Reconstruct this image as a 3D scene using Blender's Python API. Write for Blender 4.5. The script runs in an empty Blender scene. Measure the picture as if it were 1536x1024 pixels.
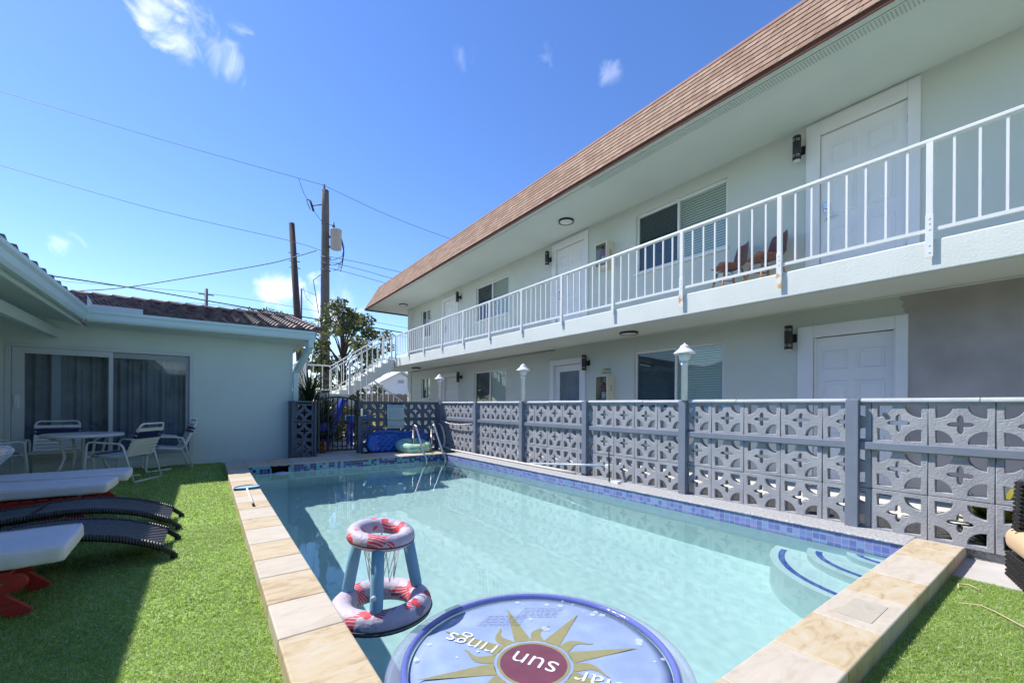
import bpy, bmesh, math, random
from mathutils import Vector, Matrix, noise
R = math.radians
random.seed(7)
sc = bpy.context.scene
col = sc.collection
PI = math.pi

# ------------------------------------------------------------------ helpers
def tag(o, label=None, cat=None, group=None, kind=None):
    if label: o['label'] = label
    if cat: o['category'] = cat
    if group: o['group'] = group
    if kind: o['kind'] = kind
    return o

def thing(name, label, cat, loc=(0, 0, 0), rz=0.0, group=None):
    o = bpy.data.objects.new(name, None)
    o.empty_display_size = .1
    o.location = loc
    o.rotation_euler = (0, 0, rz)
    col.objects.link(o)
    return tag(o, label, cat, group)

def link(name, me, parent=None, base=None):
    o = bpy.data.objects.new(name, me)
    col.objects.link(o)
    if parent is not None:
        o.parent = parent
        # meshes are written in world coordinates; root sits at its base
        root = parent
        while root.parent: root = root.parent
        if parent.type == 'EMPTY':
            o.matrix_parent_inverse = Matrix.Translation(-Vector(parent.location)) if not parent.get('local') else Matrix()
    return o

def kids(o): return [c for c in bpy.data.objects if c.parent == o]

def copy_tree(o, parent=None, table=None):
    c = o.copy(); col.objects.link(c)
    if parent is not None: c.parent = parent
    for ch in kids(o):
        if ch is not c: copy_tree(ch, c)
    return c

class MB:
    def __init__(s): s.bm = bmesh.new(); s.M = Matrix()
    def v(s, p): return s.bm.verts.new(s.M @ Vector(p))
    def face(s, pts):
        try: return s.bm.faces.new([s.v(p) for p in pts])
        except ValueError: return None
    def box(s, a, b, M=None):
        vs = []
        for i in range(8):
            p = Vector((a[0] if i & 1 == 0 else b[0], a[1] if i & 2 == 0 else b[1], a[2] if i & 4 == 0 else b[2]))
            if M is not None: p = M @ p
            vs.append(s.v(p))
        for f in ((0, 2, 3, 1), (4, 5, 7, 6), (0, 1, 5, 4), (2, 6, 7, 3), (0, 4, 6, 2), (1, 3, 7, 5)):
            s.bm.faces.new([vs[i] for i in f])
        return s
    def bar(s, p, q, w, h, up=(0, 0, 1)):
        p = Vector(p); q = Vector(q); d = (q - p); L = d.length; d.normalize()
        u = Vector(up); r = d.cross(u)
        if r.length < 1e-4: r = d.cross(Vector((0, 1, 0)))
        r.normalize(); u = r.cross(d)
        M = Matrix((( r.x, d.x, u.x, p.x), (r.y, d.y, u.y, p.y), (r.z, d.z, u.z, p.z), (0, 0, 0, 1)))
        return s.box((-w / 2, 0, -h / 2), (w / 2, L, h / 2), M)
    def tube(s, pts, r, n=8, closed=False, radii=None):
        pts = [Vector(p) for p in pts]; N = len(pts); rings = []
        prev = None
        for i, p in enumerate(pts):
            if closed: d = pts[(i + 1) % N] - pts[i - 1]
            else: d = pts[min(i + 1, N - 1)] - pts[max(i - 1, 0)]
            d.normalize()
            if prev is None:
                a = d.orthogonal().normalized()
            else:
                a = prev - d * prev.dot(d)
                if a.length < 1e-6: a = d.orthogonal()
                a.normalize()
            prev = a; b = d.cross(a)
            rr = radii[i] if radii else r
            rings.append([s.v(p + (a * math.cos(2 * PI * k / n) + b * math.sin(2 * PI * k / n)) * rr) for k in range(n)])
        for i in range(N if closed else N - 1):
            A = rings[i]; B = rings[(i + 1) % N]
            if closed and i == N - 1:
                # align start
                best = min(range(n), key=lambda k: (B[k].co - A[0].co).length)
                B = B[best:] + B[:best]
            for k in range(n):
                f = s.bm.faces.new((A[k], A[(k + 1) % n], B[(k + 1) % n], B[k])); f.smooth = True
        if not closed:
            s.bm.faces.new(rings[0][::-1]); s.bm.faces.new(rings[-1])
        return s
    def lathe(s, prof, c=(0, 0, 0), n=24, M=None):
        c = Vector(c); rings = []
        for (r, z) in prof:
            ring = []
            for k in range(n):
                p = Vector((r * math.cos(2 * PI * k / n), r * math.sin(2 * PI * k / n), z))
                if M is not None: p = M @ p
                ring.append(s.v(p + c))
            rings.append(ring)
        for A, B in zip(rings, rings[1:]):
            for k in range(n):
                f = s.bm.faces.new((A[k], A[(k + 1) % n], B[(k + 1) % n], B[k])); f.smooth = True
        s.bm.faces.new(rings[0][::-1]); s.bm.faces.new(rings[-1])
        return s
    def prism(s, poly, fn, t0, t1):
        """closed 2D outline swept from t0 to t1; fn(a,b,t) -> point"""
        A = [s.v(fn(a, b, t0)) for a, b in poly]; B = [s.v(fn(a, b, t1)) for a, b in poly]
        n = len(poly)
        for k in range(n): s.bm.faces.new((A[k], A[(k + 1) % n], B[(k + 1) % n], B[k]))
        s.bm.faces.new(A[::-1]); s.bm.faces.new(B)
        return s
    def torus(s, c, Rm, r, n=40, m=14, M=None, squash=1.0):
        c = Vector(c); rings = []
        for i in range(n):
            a = 2 * PI * i / n; ring = []
            for j in range(m):
                b = 2 * PI * j / m
                p = Vector(((Rm + r * math.cos(b)) * math.cos(a), (Rm + r * math.cos(b)) * math.sin(a), r * math.sin(b) * squash))
                if M is not None: p = M @ p
                ring.append(s.v(p + c))
            rings.append(ring)
        for i in range(n):
            for j in range(m):
                f = s.bm.faces.new((rings[i][j], rings[(i + 1) % n][j], rings[(i + 1) % n][(j + 1) % m], rings[i][(j + 1) % m])); f.smooth = True
        return s
    def build(s, name, m, parent=None, bevel=0, smooth=False, segs=2):
        bmesh.ops.recalc_face_normals(s.bm, faces=s.bm.faces)
        me = bpy.data.meshes.new(name); s.bm.to_mesh(me); s.bm.free()
        if isinstance(m, (list, tuple)):
            for x in m: me.materials.append(x)
        else: me.materials.append(m)
        if smooth:
            for p in me.polygons: p.use_smooth = True
        o = link(name, me, parent)
        if bevel:
            b = o.modifiers.new('bevel', 'BEVEL'); b.width = bevel; b.segments = segs; b.limit_method = 'ANGLE'
        return o

def local(o): o['local'] = 1; return o

# ------------------------------------------------------------------ materials
def new_mat(name):
    m = bpy.data.materials.new(name); m.use_nodes = True
    return m, m.node_tree, m.node_tree.nodes['Principled BSDF']

def N(nt, t, **k):
    n = nt.nodes.new(t)
    for a, b in k.items():
        if a in n.inputs: n.inputs[a].default_value = b
        else: setattr(n, a, b)
    return n

def c4(c): return (c[0], c[1], c[2], 1)

def math_node(nt, op, a, b=None):
    n = N(nt, 'ShaderNodeMath', operation=op)
    for i, x in enumerate((a, b)):
        if x is None: continue
        if isinstance(x, (int, float)): n.inputs[i].default_value = x
        else: nt.links.new(x, n.inputs[i])
    return n.outputs[0]

def mat(name, c, rough=.6, c2=None, vs=4, det=4, lo=.35, hi=.65, bump=0, bs=40, bd=.01, metal=0, spec=.5, sheen=0, coat=0, stretch=None, rnd=False):
    m, nt, b = new_mat(name)
    b.inputs['Roughness'].default_value = rough; b.inputs['Metallic'].default_value = metal
    b.inputs['Specular IOR Level'].default_value = spec
    if coat: b.inputs['Coat Weight'].default_value = coat
    tc = N(nt, 'ShaderNodeTexCoord')
    vec = tc.outputs['Object']
    if rnd:                                # every copy gets its own stretch of the pattern
        oi = N(nt, 'ShaderNodeObjectInfo'); ad = N(nt, 'ShaderNodeVectorMath', operation='ADD'); nt.links.new(vec, ad.inputs[0])
        cb = N(nt, 'ShaderNodeCombineXYZ'); nt.links.new(math_node(nt, 'MULTIPLY', oi.outputs['Random'], 60), cb.inputs[0]); nt.links.new(math_node(nt, 'MULTIPLY', oi.outputs['Random'], 23), cb.inputs[1]); nt.links.new(cb.outputs[0], ad.inputs[1]); vec = ad.outputs[0]
    if stretch:
        mp = N(nt, 'ShaderNodeMapping'); mp.inputs['Scale'].default_value = stretch
        nt.links.new(vec, mp.inputs[0]); vec = mp.outputs[0]
    if c2 is None: c2 = tuple(x * .9 for x in c)
    n1 = N(nt, 'ShaderNodeTexNoise'); n1.inputs['Scale'].default_value = vs; n1.inputs['Detail'].default_value = det
    nt.links.new(vec, n1.inputs['Vector'])
    r = N(nt, 'ShaderNodeValToRGB'); r.color_ramp.elements[0].position = lo; r.color_ramp.elements[1].position = hi
    r.color_ramp.elements[0].color = c4(c); r.color_ramp.elements[1].color = c4(c2)
    nt.links.new(n1.outputs[0], r.inputs[0]); nt.links.new(r.outputs[0], b.inputs['Base Color'])
    if bump:
        n2 = N(nt, 'ShaderNodeTexNoise'); n2.inputs['Scale'].default_value = bs; n2.inputs['Detail'].default_value = 3
        nt.links.new(vec, n2.inputs['Vector'])
        bp = N(nt, 'ShaderNodeBump'); bp.inputs['Strength'].default_value = bump; bp.inputs['Distance'].default_value = bd
        nt.links.new(n2.outputs[0], bp.inputs['Height']); nt.links.new(bp.outputs[0], b.inputs['Normal'])
    return m

M = {}
M['facade'] = mat('facade_paint', (.55, .595, .56), .75, (.52, .57, .535), 1.2, bump=.25, bs=60, bd=.004)
M['slab'] = mat('slab_paint', (.68, .70, .645), .7, (.64, .66, .605), 2.5, bump=.28, bs=45, bd=.008)
M['ceil'] = mat('ceiling_paint', (.60, .65, .60), .75, (.56, .615, .565), 1.1, bump=.12, bs=30, bd=.004)
M['patch'] = mat('bare_stucco', (.31, .29, .285), .9, (.41, .385, .38), 1.6, det=6, bump=.3, bs=50, bd=.006)
M['white'] = mat('white_paint', (.78, .79, .80), .45, (.74, .75, .765), 3)
M['trim'] = mat('white_trim', (.72, .735, .76), .5, (.68, .70, .725), 2.5, bump=.1, bs=50, bd=.003)
M['rail_white'] = mat('white_railing_paint', (.74, .74, .735), .4, (.69, .69, .685), 3, coat=.1)
M['rust'] = mat('rusted_steel', (.75, .72, .66), .6, (.55, .27, .06), 12, lo=.45, hi=.6)
M['brown_drip'] = mat('brown_metal', (.15, .06, .04), .75, (.115, .045, .03), 4, spec=.25)
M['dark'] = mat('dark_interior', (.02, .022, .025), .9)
M['black'] = mat('black_metal', (.012, .012, .014), .45, coat=.1)
M['steel'] = mat('stainless_steel', (.72, .71, .68), .22, (.62, .58, .5), 8, metal=1)
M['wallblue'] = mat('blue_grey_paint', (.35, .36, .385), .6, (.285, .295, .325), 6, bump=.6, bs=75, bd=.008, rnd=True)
M['railblue'] = mat('blue_grey_rail_paint', (.195, .225, .28), .45, (.17, .20, .255), 5, bump=.15, bs=30, bd=.003)
M['cap'] = mat('pale_cap_paint', (.44, .46, .51), .6, (.38, .40, .45), 6, bump=.5, bs=30, bd=.006)
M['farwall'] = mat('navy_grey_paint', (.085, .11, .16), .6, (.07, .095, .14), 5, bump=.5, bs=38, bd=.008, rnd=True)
M['house'] = mat('aqua_paint', (.66, .745, .715), .75, (.63, .715, .685), 1.3, bump=.2, bs=70, bd=.003)
M['housetrim'] = mat('aqua_trim', (.60, .76, .76), .45, (.56, .72, .72), 2)
M['alu'] = mat('white_aluminium', (.62, .66, .68), .4, (.57, .61, .63), 3)
M['concrete'] = mat('concrete', (.42, .40, .375), .9, (.55, .53, .50), 2.5, det=6, bump=.4, bs=60, bd=.006)
M['walkway'] = mat('painted_walkway', (.55, .53, .47), .9, (.62, .60, .54), 2, bump=.3, bs=60, bd=.004)
M['darkstrip'] = mat('dark_rough_ground', (.045, .046, .05), .95, (.08, .08, .085), 25, bump=1, bs=60, bd=.03)
M['curb'] = mat('rough_stone_curb', (.44, .44, .44), .9, (.30, .30, .30), 45, det=5, bump=.9, bs=45, bd=.015)
M['ground'] = mat('pale_ground', (.36, .34, .30), .95, (.28, .27, .23), .8, bump=.3, bs=8)
M['plaster'] = mat('pool_plaster', (.60, .765, .76), .6, (.565, .735, .73), 1.7, det=5)
M['stepplaster'] = mat('step_plaster', (.64, .78, .775), .6, (.60, .75, .745), 3)
M['steptile'] = mat('blue_step_tile', (.05, .10, .42), .2, (.10, .18, .50), 30, lo=.45, hi=.55)
M['redwood'] = mat('red_wood', (.46, .035, .03), .5, (.36, .026, .024), 6, bump=.25, bs=25, bd=.004, stretch=(1, 8, 8))
M['cushion'] = mat('white_cushion', (.74, .73, .76), .85, (.69, .68, .715), 3, bump=.35, bs=9, bd=.02)
M['strap_w'] = mat('white_vinyl', (.76, .78, .77), .45, (.70, .72, .71), 5)
M['strap_b'] = mat('navy_vinyl', (.015, .022, .11), .45)
M['tan'] = mat('tan_cushion', (.58, .42, .26), .85, (.54, .385, .235), 4, bump=.15, bs=200, bd=.002)
M['brownshell'] = mat('brown_plastic', (.17, .075, .062), .4)
M['brownwood'] = mat('brown_wood_leg', (.42, .20, .07), .5, (.30, .13, .05), 12)
M['cream'] = mat('cream_metal', (.64, .61, .47), .5, (.60, .57, .44), 6)
M['redpaint'] = mat('red_enamel', (.5, .02, .03), .3)
M['bluevinyl'] = mat('blue_mattress_vinyl', (.012, .11, .48), .3, (.010, .085, .40), 6, coat=.2)
M['curtain'] = mat('grey_curtain', (.40, .42, .45), .9, (.28, .30, .33), 3)
M['wood_pole'] = mat('weathered_pole', (.105, .10, .092), .9, (.165, .16, .15), 6, det=8, bump=.6, bs=20, bd=.03, stretch=(6, 6, .5))
M['dark_pole'] = mat('dark_creosote_pole', (.055, .042, .04), .9, (.09, .07, .065), 6, det=8, bump=.6, bs=20, bd=.03, stretch=(6, 6, .5))
M['grey_metal'] = mat('grey_transformer', (.40, .42, .44), .45, (.35, .37, .39), 6)
M['wire'] = mat('wire_black', (.03, .03, .035), .6)
M['wire_grey'] = mat('wire_grey', (.10, .11, .13), .6)
M['whitewash'] = mat('white_stucco', (.80, .80, .80), .8, (.75, .75, .76), 2)
M['grey_roof'] = mat('pale_metal_roof', (.62, .63, .65), .5, (.55, .56, .58), 4)
M['fencewood'] = mat('grey_fence_wood', (.24, .20, .16), .9, (.17, .14, .11), 10, stretch=(8, 8, .8), bump=.4)
M['bark'] = mat('bark', (.13, .09, .07), .9, (.08, .06, .05), 20, bump=.8, bs=30, bd=.02)
M['hose'] = mat('white_hose', (.72, .70, .66), .5, (.66, .62, .57), 6)
M['poleblue'] = mat('pale_blue_aluminium', (.55, .68, .78), .35, metal=.3)
M['legblue'] = mat('blue_nylon', (.19, .40, .56), .65, (.17, .37, .53), 5, bump=.25, bs=18, bd=.006)
M['net'] = mat('white_net', (.75, .75, .75), .8)
M['toyblue'] = mat('toy_blue', (.01, .04, .42), .35)
M['toyorange'] = mat('toy_orange', (.75, .22, .02), .4)
M['toyyellow'] = mat('toy_yellow', (.62, .52, .12), .5)
M['twig'] = mat('dry_twig', (.50, .42, .27), .8)
M['lampglass'] = mat('frosted_diffuser', (.68, .72, .72), .35)
M['lampwhite'] = mat('lamp_white_paint', (.80, .81, .80), .4, (.72, .73, .73), 9)

def glass_mat(name, tint=(.9, .95, .95), trans=.8, rough=.02):
    m = bpy.data.materials.new(name); m.use_nodes = True; nt = m.node_tree; nt.nodes.clear()
    out = N(nt, 'ShaderNodeOutputMaterial'); t = N(nt, 'ShaderNodeBsdfTransparent'); t.inputs[0].default_value = c4(tint)
    g = N(nt, 'ShaderNodeBsdfGlossy'); g.inputs['Roughness'].default_value = rough
    f = N(nt, 'ShaderNodeLayerWeight'); f.inputs[0].default_value = .5
    sc_ = math_node(nt, 'ADD', math_node(nt, 'MULTIPLY', math_node(nt, 'POWER', f.outputs['Facing'], 5.0), .9), .05)
    mx = N(nt, 'ShaderNodeMixShader')
    nt.links.new(sc_, mx.inputs[0]); nt.links.new(t.outputs[0], mx.inputs[1]); nt.links.new(g.outputs[0], mx.inputs[2])
    nt.links.new(mx.outputs[0], out.inputs[0])
    return m
M['glass'] = glass_mat('window_glass', (.90, .94, .92))
M['screenglass'] = glass_mat('screened_glass', (.60, .65, .67))
M['doorglass'] = glass_mat('sliding_door_glass', (.82, .86, .90))
M['blind'] = mat('blind_slats', (.74, .79, .76), .6, (.70, .75, .72), 3)
M['blind_dark'] = mat('shaded_blind_slats', (.52, .58, .58), .6)

def vinyl_clear(name, c, alpha):
    m, nt, b = new_mat(name)
    b.inputs['Base Color'].default_value = c4(c); b.inputs['Roughness'].default_value = .12
    b.inputs['Alpha'].default_value = alpha; b.inputs['Coat Weight'].default_value = .5
    tc = N(nt, 'ShaderNodeTexCoord'); n = N(nt, 'ShaderNodeTexNoise'); n.inputs['Scale'].default_value = 25
    nt.links.new(tc.outputs['Object'], n.inputs['Vector'])
    bp = N(nt, 'ShaderNodeBump'); bp.inputs['Strength'].default_value = .35; bp.inputs['Distance'].default_value = .01
    nt.links.new(n.outputs[0], bp.inputs['Height']); nt.links.new(bp.outputs[0], b.inputs['Normal'])
    return m
M['vinyl_rim'] = vinyl_clear('clear_blue_vinyl', (.42, .47, .64), .42)
M['vinyl_tube'] = vinyl_clear('deep_blue_vinyl', (.15, .18, .56), .8)

# printed membrane with water drops and wear
def membrane():
    m, nt, b = new_mat('membrane_vinyl'); tc = N(nt, 'ShaderNodeTexCoord')
    n = N(nt, 'ShaderNodeTexNoise'); n.inputs['Scale'].default_value = 7; n.inputs['Detail'].default_value = 5
    nt.links.new(tc.outputs['Object'], n.inputs['Vector'])
    r = N(nt, 'ShaderNodeValToRGB'); e = r.color_ramp.elements
    e[0].position = .36; e[0].color = (.27, .36, .58, 1); e[1].position = .60; e[1].color = (.33, .43, .64, 1)
    x = e.new(.665); x.color = (.35, .45, .66, 1); y = e.new(.68); y.color = (.48, .58, .78, 1)
    nt.links.new(n.outputs[0], r.inputs[0]); nt.links.new(r.outputs[0], b.inputs['Base Color'])
    b.inputs['Roughness'].default_value = .25; b.inputs['Alpha'].default_value = .9
    bp = N(nt, 'ShaderNodeBump'); bp.inputs['Strength'].default_value = .3; bp.inputs['Distance'].default_value = .01
    nt.links.new(n.outputs[0], bp.inputs['Height']); nt.links.new(bp.outputs[0], b.inputs['Normal'])
    return m
M['membrane'] = membrane()
M['sunolive'] = mat('olive_print', (.28, .265, .125), .4, (.25, .24, .13), 30)
M['sunmaroon'] = mat('maroon_print', (.17, .052, .085), .4, (.14, .045, .075), 20)
M['printwhite'] = mat('white_print', (.70, .73, .80), .4)
M['printgrey'] = mat('grey_print', (.25, .30, .50), .5)

# inflatable hoop fabric: lavender panels with red and slate patches, hatched
def hoop_fabric():
    m, nt, b = new_mat('patterned_nylon'); tc = N(nt, 'ShaderNodeTexCoord')
    v = N(nt, 'ShaderNodeTexVoronoi'); v.inputs['Scale'].default_value = 15; v.distance = 'MANHATTAN'
    nt.links.new(tc.outputs['Object'], v.inputs['Vector'])
    sp = N(nt, 'ShaderNodeSeparateColor'); nt.links.new(v.outputs['Color'], sp.inputs[0])
    r = N(nt, 'ShaderNodeValToRGB'); r.color_ramp.interpolation = 'CONSTANT'; e = r.color_ramp.elements
    e[0].position = 0; e[0].color = (.46, .41, .52, 1); e[1].position = .36; e[1].color = (.62, .055, .08, 1)
    a = e.new(.58); a.color = (.20, .21, .28, 1); a = e.new(.72); a.color = (.50, .45, .56, 1)
    nt.links.new(sp.outputs[0], r.inputs[0])
    w = N(nt, 'ShaderNodeTexWave'); w.inputs['Scale'].default_value = 26; w.inputs['Distortion'].default_value = 1; w.bands_direction = 'DIAGONAL'
    nt.links.new(tc.outputs['Object'], w.inputs['Vector'])
    hat = math_node(nt, 'MULTIPLY', math_node(nt, 'GREATER_THAN', w.outputs['Fac'], .8), math_node(nt, 'GREATER_THAN', sp.outputs[1], .5))
    mx = N(nt, 'ShaderNodeMix', data_type='RGBA')
    nt.links.new(hat, mx.inputs['Factor']); nt.links.new(r.outputs[0], mx.inputs[6]); mx.inputs[7].default_value = (.5, .46, .55, 1)
    nt.links.new(mx.outputs[2], b.inputs['Base Color']); b.inputs['Roughness'].default_value = .6
    n = N(nt, 'ShaderNodeTexNoise'); n.inputs['Scale'].default_value = 30
    nt.links.new(tc.outputs['Object'], n.inputs['Vector'])
    bp = N(nt, 'ShaderNodeBump'); bp.inputs['Strength'].default_value = .5; bp.inputs['Distance'].default_value = .012
    nt.links.new(n.outputs[0], bp.inputs['Height']); nt.links.new(bp.outputs[0], b.inputs['Normal'])
    return m
M['hoop'] = hoop_fabric()

def ring_print():
    m, nt, b = new_mat('mint_ring_print'); tc = N(nt, 'ShaderNodeTexCoord')
    n = N(nt, 'ShaderNodeTexNoise'); n.inputs['Scale'].default_value = 9; nt.links.new(tc.outputs['Object'], n.inputs['Vector'])
    r = N(nt, 'ShaderNodeValToRGB'); r.color_ramp.interpolation = 'CONSTANT'; e = r.color_ramp.elements
    e[0].color = (.10, .42, .36, 1); e[0].position = 0; e[1].position = .42; e[1].color = (.30, .62, .52, 1)
    a = e.new(.56); a.color = (.62, .66, .12, 1); a = e.new(.62); a.color = (.55, .68, .72, 1)
    nt.links.new(n.outputs[0], r.inputs[0]); nt.links.new(r.outputs[0], b.inputs['Base Color']); b.inputs['Roughness'].default_value = .3
    return m
M['ringprint'] = ring_print()

def pillow_print():
    m, nt, b = new_mat('printed_pillow'); tc = N(nt, 'ShaderNodeTexCoord')
    v = N(nt, 'ShaderNodeTexVoronoi'); v.feature = 'F1'; v.inputs['Scale'].default_value = 9; nt.links.new(tc.outputs['Object'], v.inputs['Vector'])
    w = math_node(nt, 'SINE', math_node(nt, 'MULTIPLY', v.outputs['Distance'], 34))
    sp = N(nt, 'ShaderNodeSeparateColor'); nt.links.new(v.outputs['Color'], sp.inputs[0])
    r = N(nt, 'ShaderNodeValToRGB'); r.color_ramp.interpolation = 'CONSTANT'; e = r.color_ramp.elements
    e[0].color = (.10, .30, .42, 1); e[1].position = .5; e[1].color = (.75, .33, .06, 1); a = e.new(.75); a.color = (.12, .16, .24, 1)
    nt.links.new(sp.outputs[0], r.inputs[0])
    mx = N(nt, 'ShaderNodeMix', data_type='RGBA'); nt.links.new(math_node(nt, 'GREATER_THAN', w, .62), mx.inputs['Factor'])
    mx.inputs[6].default_value = (.75, .75, .74, 1); nt.links.new(r.outputs[0], mx.inputs[7]); nt.links.new(mx.outputs[2], b.inputs['Base Color'])
    b.inputs['Roughness'].default_value = .9
    return m
M['pillow'] = pillow_print()

# small square mosaic: cells coloured at random, pale grout
def mosaic(name, cols, size, grout=(.45, .45, .44)):
    m, nt, b = new_mat(name); tc = N(nt, 'ShaderNodeTexCoord')
    sx = N(nt, 'ShaderNodeSeparateXYZ'); nt.links.new(tc.outputs['Object'], sx.inputs[0])
    geo = N(nt, 'ShaderNodeNewGeometry'); ns = N(nt, 'ShaderNodeSeparateXYZ'); nt.links.new(geo.outputs['Normal'], ns.inputs[0])
    fx = math_node(nt, 'GREATER_THAN', math_node(nt, 'ABSOLUTE', ns.outputs[0]), .7)
    mxu = N(nt, 'ShaderNodeMix', data_type='FLOAT'); nt.links.new(fx, mxu.inputs[0]); nt.links.new(sx.outputs[0], mxu.inputs[2]); nt.links.new(sx.outputs[1], mxu.inputs[3])
    u = math_node(nt, 'DIVIDE', mxu.outputs[0], size); w = math_node(nt, 'DIVIDE', math_node(nt, 'ADD', sx.outputs[2], 1.013), size)
    cx = N(nt, 'ShaderNodeCombineXYZ'); nt.links.new(math_node(nt, 'FLOOR', u), cx.inputs[0]); nt.links.new(math_node(nt, 'FLOOR', w), cx.inputs[1])
    wn = N(nt, 'ShaderNodeTexWhiteNoise'); nt.links.new(cx.outputs[0], wn.inputs['Vector'])
    r = N(nt, 'ShaderNodeValToRGB'); r.color_ramp.interpolation = 'CONSTANT'; e = r.color_ramp.elements
    e[0].color = c4(cols[0]); e[1].position = 1 / len(cols); e[1].color = c4(cols[1])
    for i, c in enumerate(cols[2:]): a = e.new((i + 2) / len(cols)); a.color = c4(c)
    nt.links.new(wn.outputs[0], r.inputs[0])
    fu = math_node(nt, 'FRACT', u); fw = math_node(nt, 'FRACT', w)
    g = math_node(nt, 'MAXIMUM', math_node(nt, 'LESS_THAN', fu, .07), math_node(nt, 'LESS_THAN', fw, .07))
    mx = N(nt, 'ShaderNodeMix', data_type='RGBA'); nt.links.new(g, mx.inputs['Factor']); nt.links.new(r.outputs[0], mx.inputs[6]); mx.inputs[7].default_value = c4(grout)
    nt.links.new(mx.outputs[2], b.inputs['Base Color'])
    b.inputs['Roughness'].default_value = .15
    return m
M['mosaic_shaded'] = mosaic('shaded_blue_mosaic', [(.010, .014, .17), (.012, .022, .24), (.10, .26, .42), (.008, .012, .16), (.08, .44, .42), (.012, .02, .2), (.16, .34, .48), (.03, .09, .33)], .05, (.25, .28, .30))  # the pool tile in shade, its darkness put into the palette
M['mosaic_sunlit'] = mosaic('sunlit_iridescent_mosaic', [(.13, .16, .44), (.16, .25, .50), (.20, .32, .56), (.13, .18, .46), (.22, .25, .53), (.16, .20, .5)], .05, (.40, .38, .40))  # same pool tile, sun brightness put into a paler palette

def stone(name, c, c2, c3, seed):
    m, nt, b = new_mat(name); tc = N(nt, 'ShaderNodeTexCoord')
    geo = N(nt, 'ShaderNodeNewGeometry')
    off = N(nt, 'ShaderNodeVectorMath', operation='MULTIPLY_ADD'); nt.links.new(tc.outputs['Object'], off.inputs[0])
    off.inputs[1].default_value = (1, 1, 1)
    cmb = N(nt, 'ShaderNodeCombineXYZ'); oi = N(nt, 'ShaderNodeObjectInfo'); nt.links.new(math_node(nt, 'MULTIPLY', oi.outputs['Random'], 40), cmb.inputs[0])
    nt.links.new(cmb.outputs[0], off.inputs[2])
    mp = N(nt, 'ShaderNodeMapping'); mp.inputs['Rotation'].default_value = (0, 0, seed); mp.inputs['Scale'].default_value = (2, 5.5, 2)
    nt.links.new(off.outputs[0], mp.inputs[0])
    n = N(nt, 'ShaderNodeTexNoise'); n.inputs['Scale'].default_value = 2.6; n.inputs['Detail'].default_value = 10; n.inputs['Distortion'].default_value = .8
    n.inputs['Roughness'].default_value = .65
    nt.links.new(mp.outputs[0], n.inputs['Vector'])
    r = N(nt, 'ShaderNodeValToRGB'); e = r.color_ramp.elements
    e[0].position = .36; e[0].color = c4(c); e[1].position = .68; e[1].color = c4(c3); a = e.new(.52); a.color = c4(c2)
    nt.links.new(n.outputs[0], r.inputs[0]); nt.links.new(r.outputs[0], b.inputs['Base Color']); b.inputs['Roughness'].default_value = .7
    bp = N(nt, 'ShaderNodeBump'); bp.inputs['Strength'].default_value = .4; bp.inputs['Distance'].default_value = .006
    nt.links.new(n.outputs[0], bp.inputs['Height']); nt.links.new(bp.outputs[0], b.inputs['Normal'])
    return m
M['stone_gold'] = stone('golden_travertine', (.51, .445, .345), (.49, .395, .255), (.34, .24, .14), .3)
M['stone_cream'] = stone('cream_travertine', (.53, .475, .40), (.50, .445, .37), (.44, .375, .30), .6)
M['stone_patch'] = stone('grey_beige_stone', (.41, .37, .30), (.44, .40, .33), (.38, .34, .28), .1)

def shingle():
    m, nt, b = new_mat('brown_shingle'); tc = N(nt, 'ShaderNodeTexCoord')
    sx = N(nt, 'ShaderNodeSeparateXYZ'); nt.links.new(tc.outputs['Object'], sx.inputs[0])
    geo = N(nt, 'ShaderNodeNewGeometry')
    along = math_node(nt, 'ADD', sx.outputs[1], math_node(nt, 'MULTIPLY', sx.outputs[0], .6))
    row = math_node(nt, 'FLOOR', math_node(nt, 'DIVIDE', math_node(nt, 'SUBTRACT', sx.outputs[2], 3.995), .0945))
    wn0 = N(nt, 'ShaderNodeTexWhiteNoise'); wn0.noise_dimensions = '1D'; nt.links.new(row, wn0.inputs['W'])
    u = math_node(nt, 'ADD', math_node(nt, 'DIVIDE', along, .19), math_node(nt, 'MULTIPLY', wn0.outputs[0], 3))
    cx = N(nt, 'ShaderNodeCombineXYZ'); nt.links.new(math_node(nt, 'FLOOR', u), cx.inputs[0]); nt.links.new(row, cx.inputs[1])
    wn = N(nt, 'ShaderNodeTexWhiteNoise'); nt.links.new(cx.outputs[0], wn.inputs['Vector'])
    r = N(nt, 'ShaderNodeValToRGB'); e = r.color_ramp.elements
    e[0].color = (.33, .205, .14, 1); e[1].color = (.48, .33, .235, 1); nt.links.new(wn.outputs[0], r.inputs[0])
    gap = math_node(nt, 'LESS_THAN', math_node(nt, 'FRACT', u), .055)
    mx = N(nt, 'ShaderNodeMix', data_type='RGBA'); nt.links.new(gap, mx.inputs['Factor']); nt.links.new(r.outputs[0], mx.inputs[6]); mx.inputs[7].default_value = (.10, .05, .04, 1)
    ns = N(nt, 'ShaderNodeTexNoise'); ns.inputs['Scale'].default_value = 90; nt.links.new(tc.outputs['Object'], ns.inputs['Vector'])
    mul = N(nt, 'ShaderNodeMix', data_type='RGBA', blend_type='MULTIPLY'); mul.inputs['Factor'].default_value = .5
    nt.links.new(mx.outputs[2], mul.inputs[6]); nt.links.new(ns.outputs[0], mul.inputs[7])
    nt.links.new(mul.outputs[2], b.inputs['Base Color']); b.inputs['Roughness'].default_value = .95
    bp = N(nt, 'ShaderNodeBump'); bp.inputs['Strength'].default_value = .5; bp.inputs['Distance'].default_value = .006
    nt.links.new(ns.outputs[0], bp.inputs['Height']); nt.links.new(bp.outputs[0], b.inputs['Normal'])
    return m
M['shingle'] = shingle()
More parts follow.
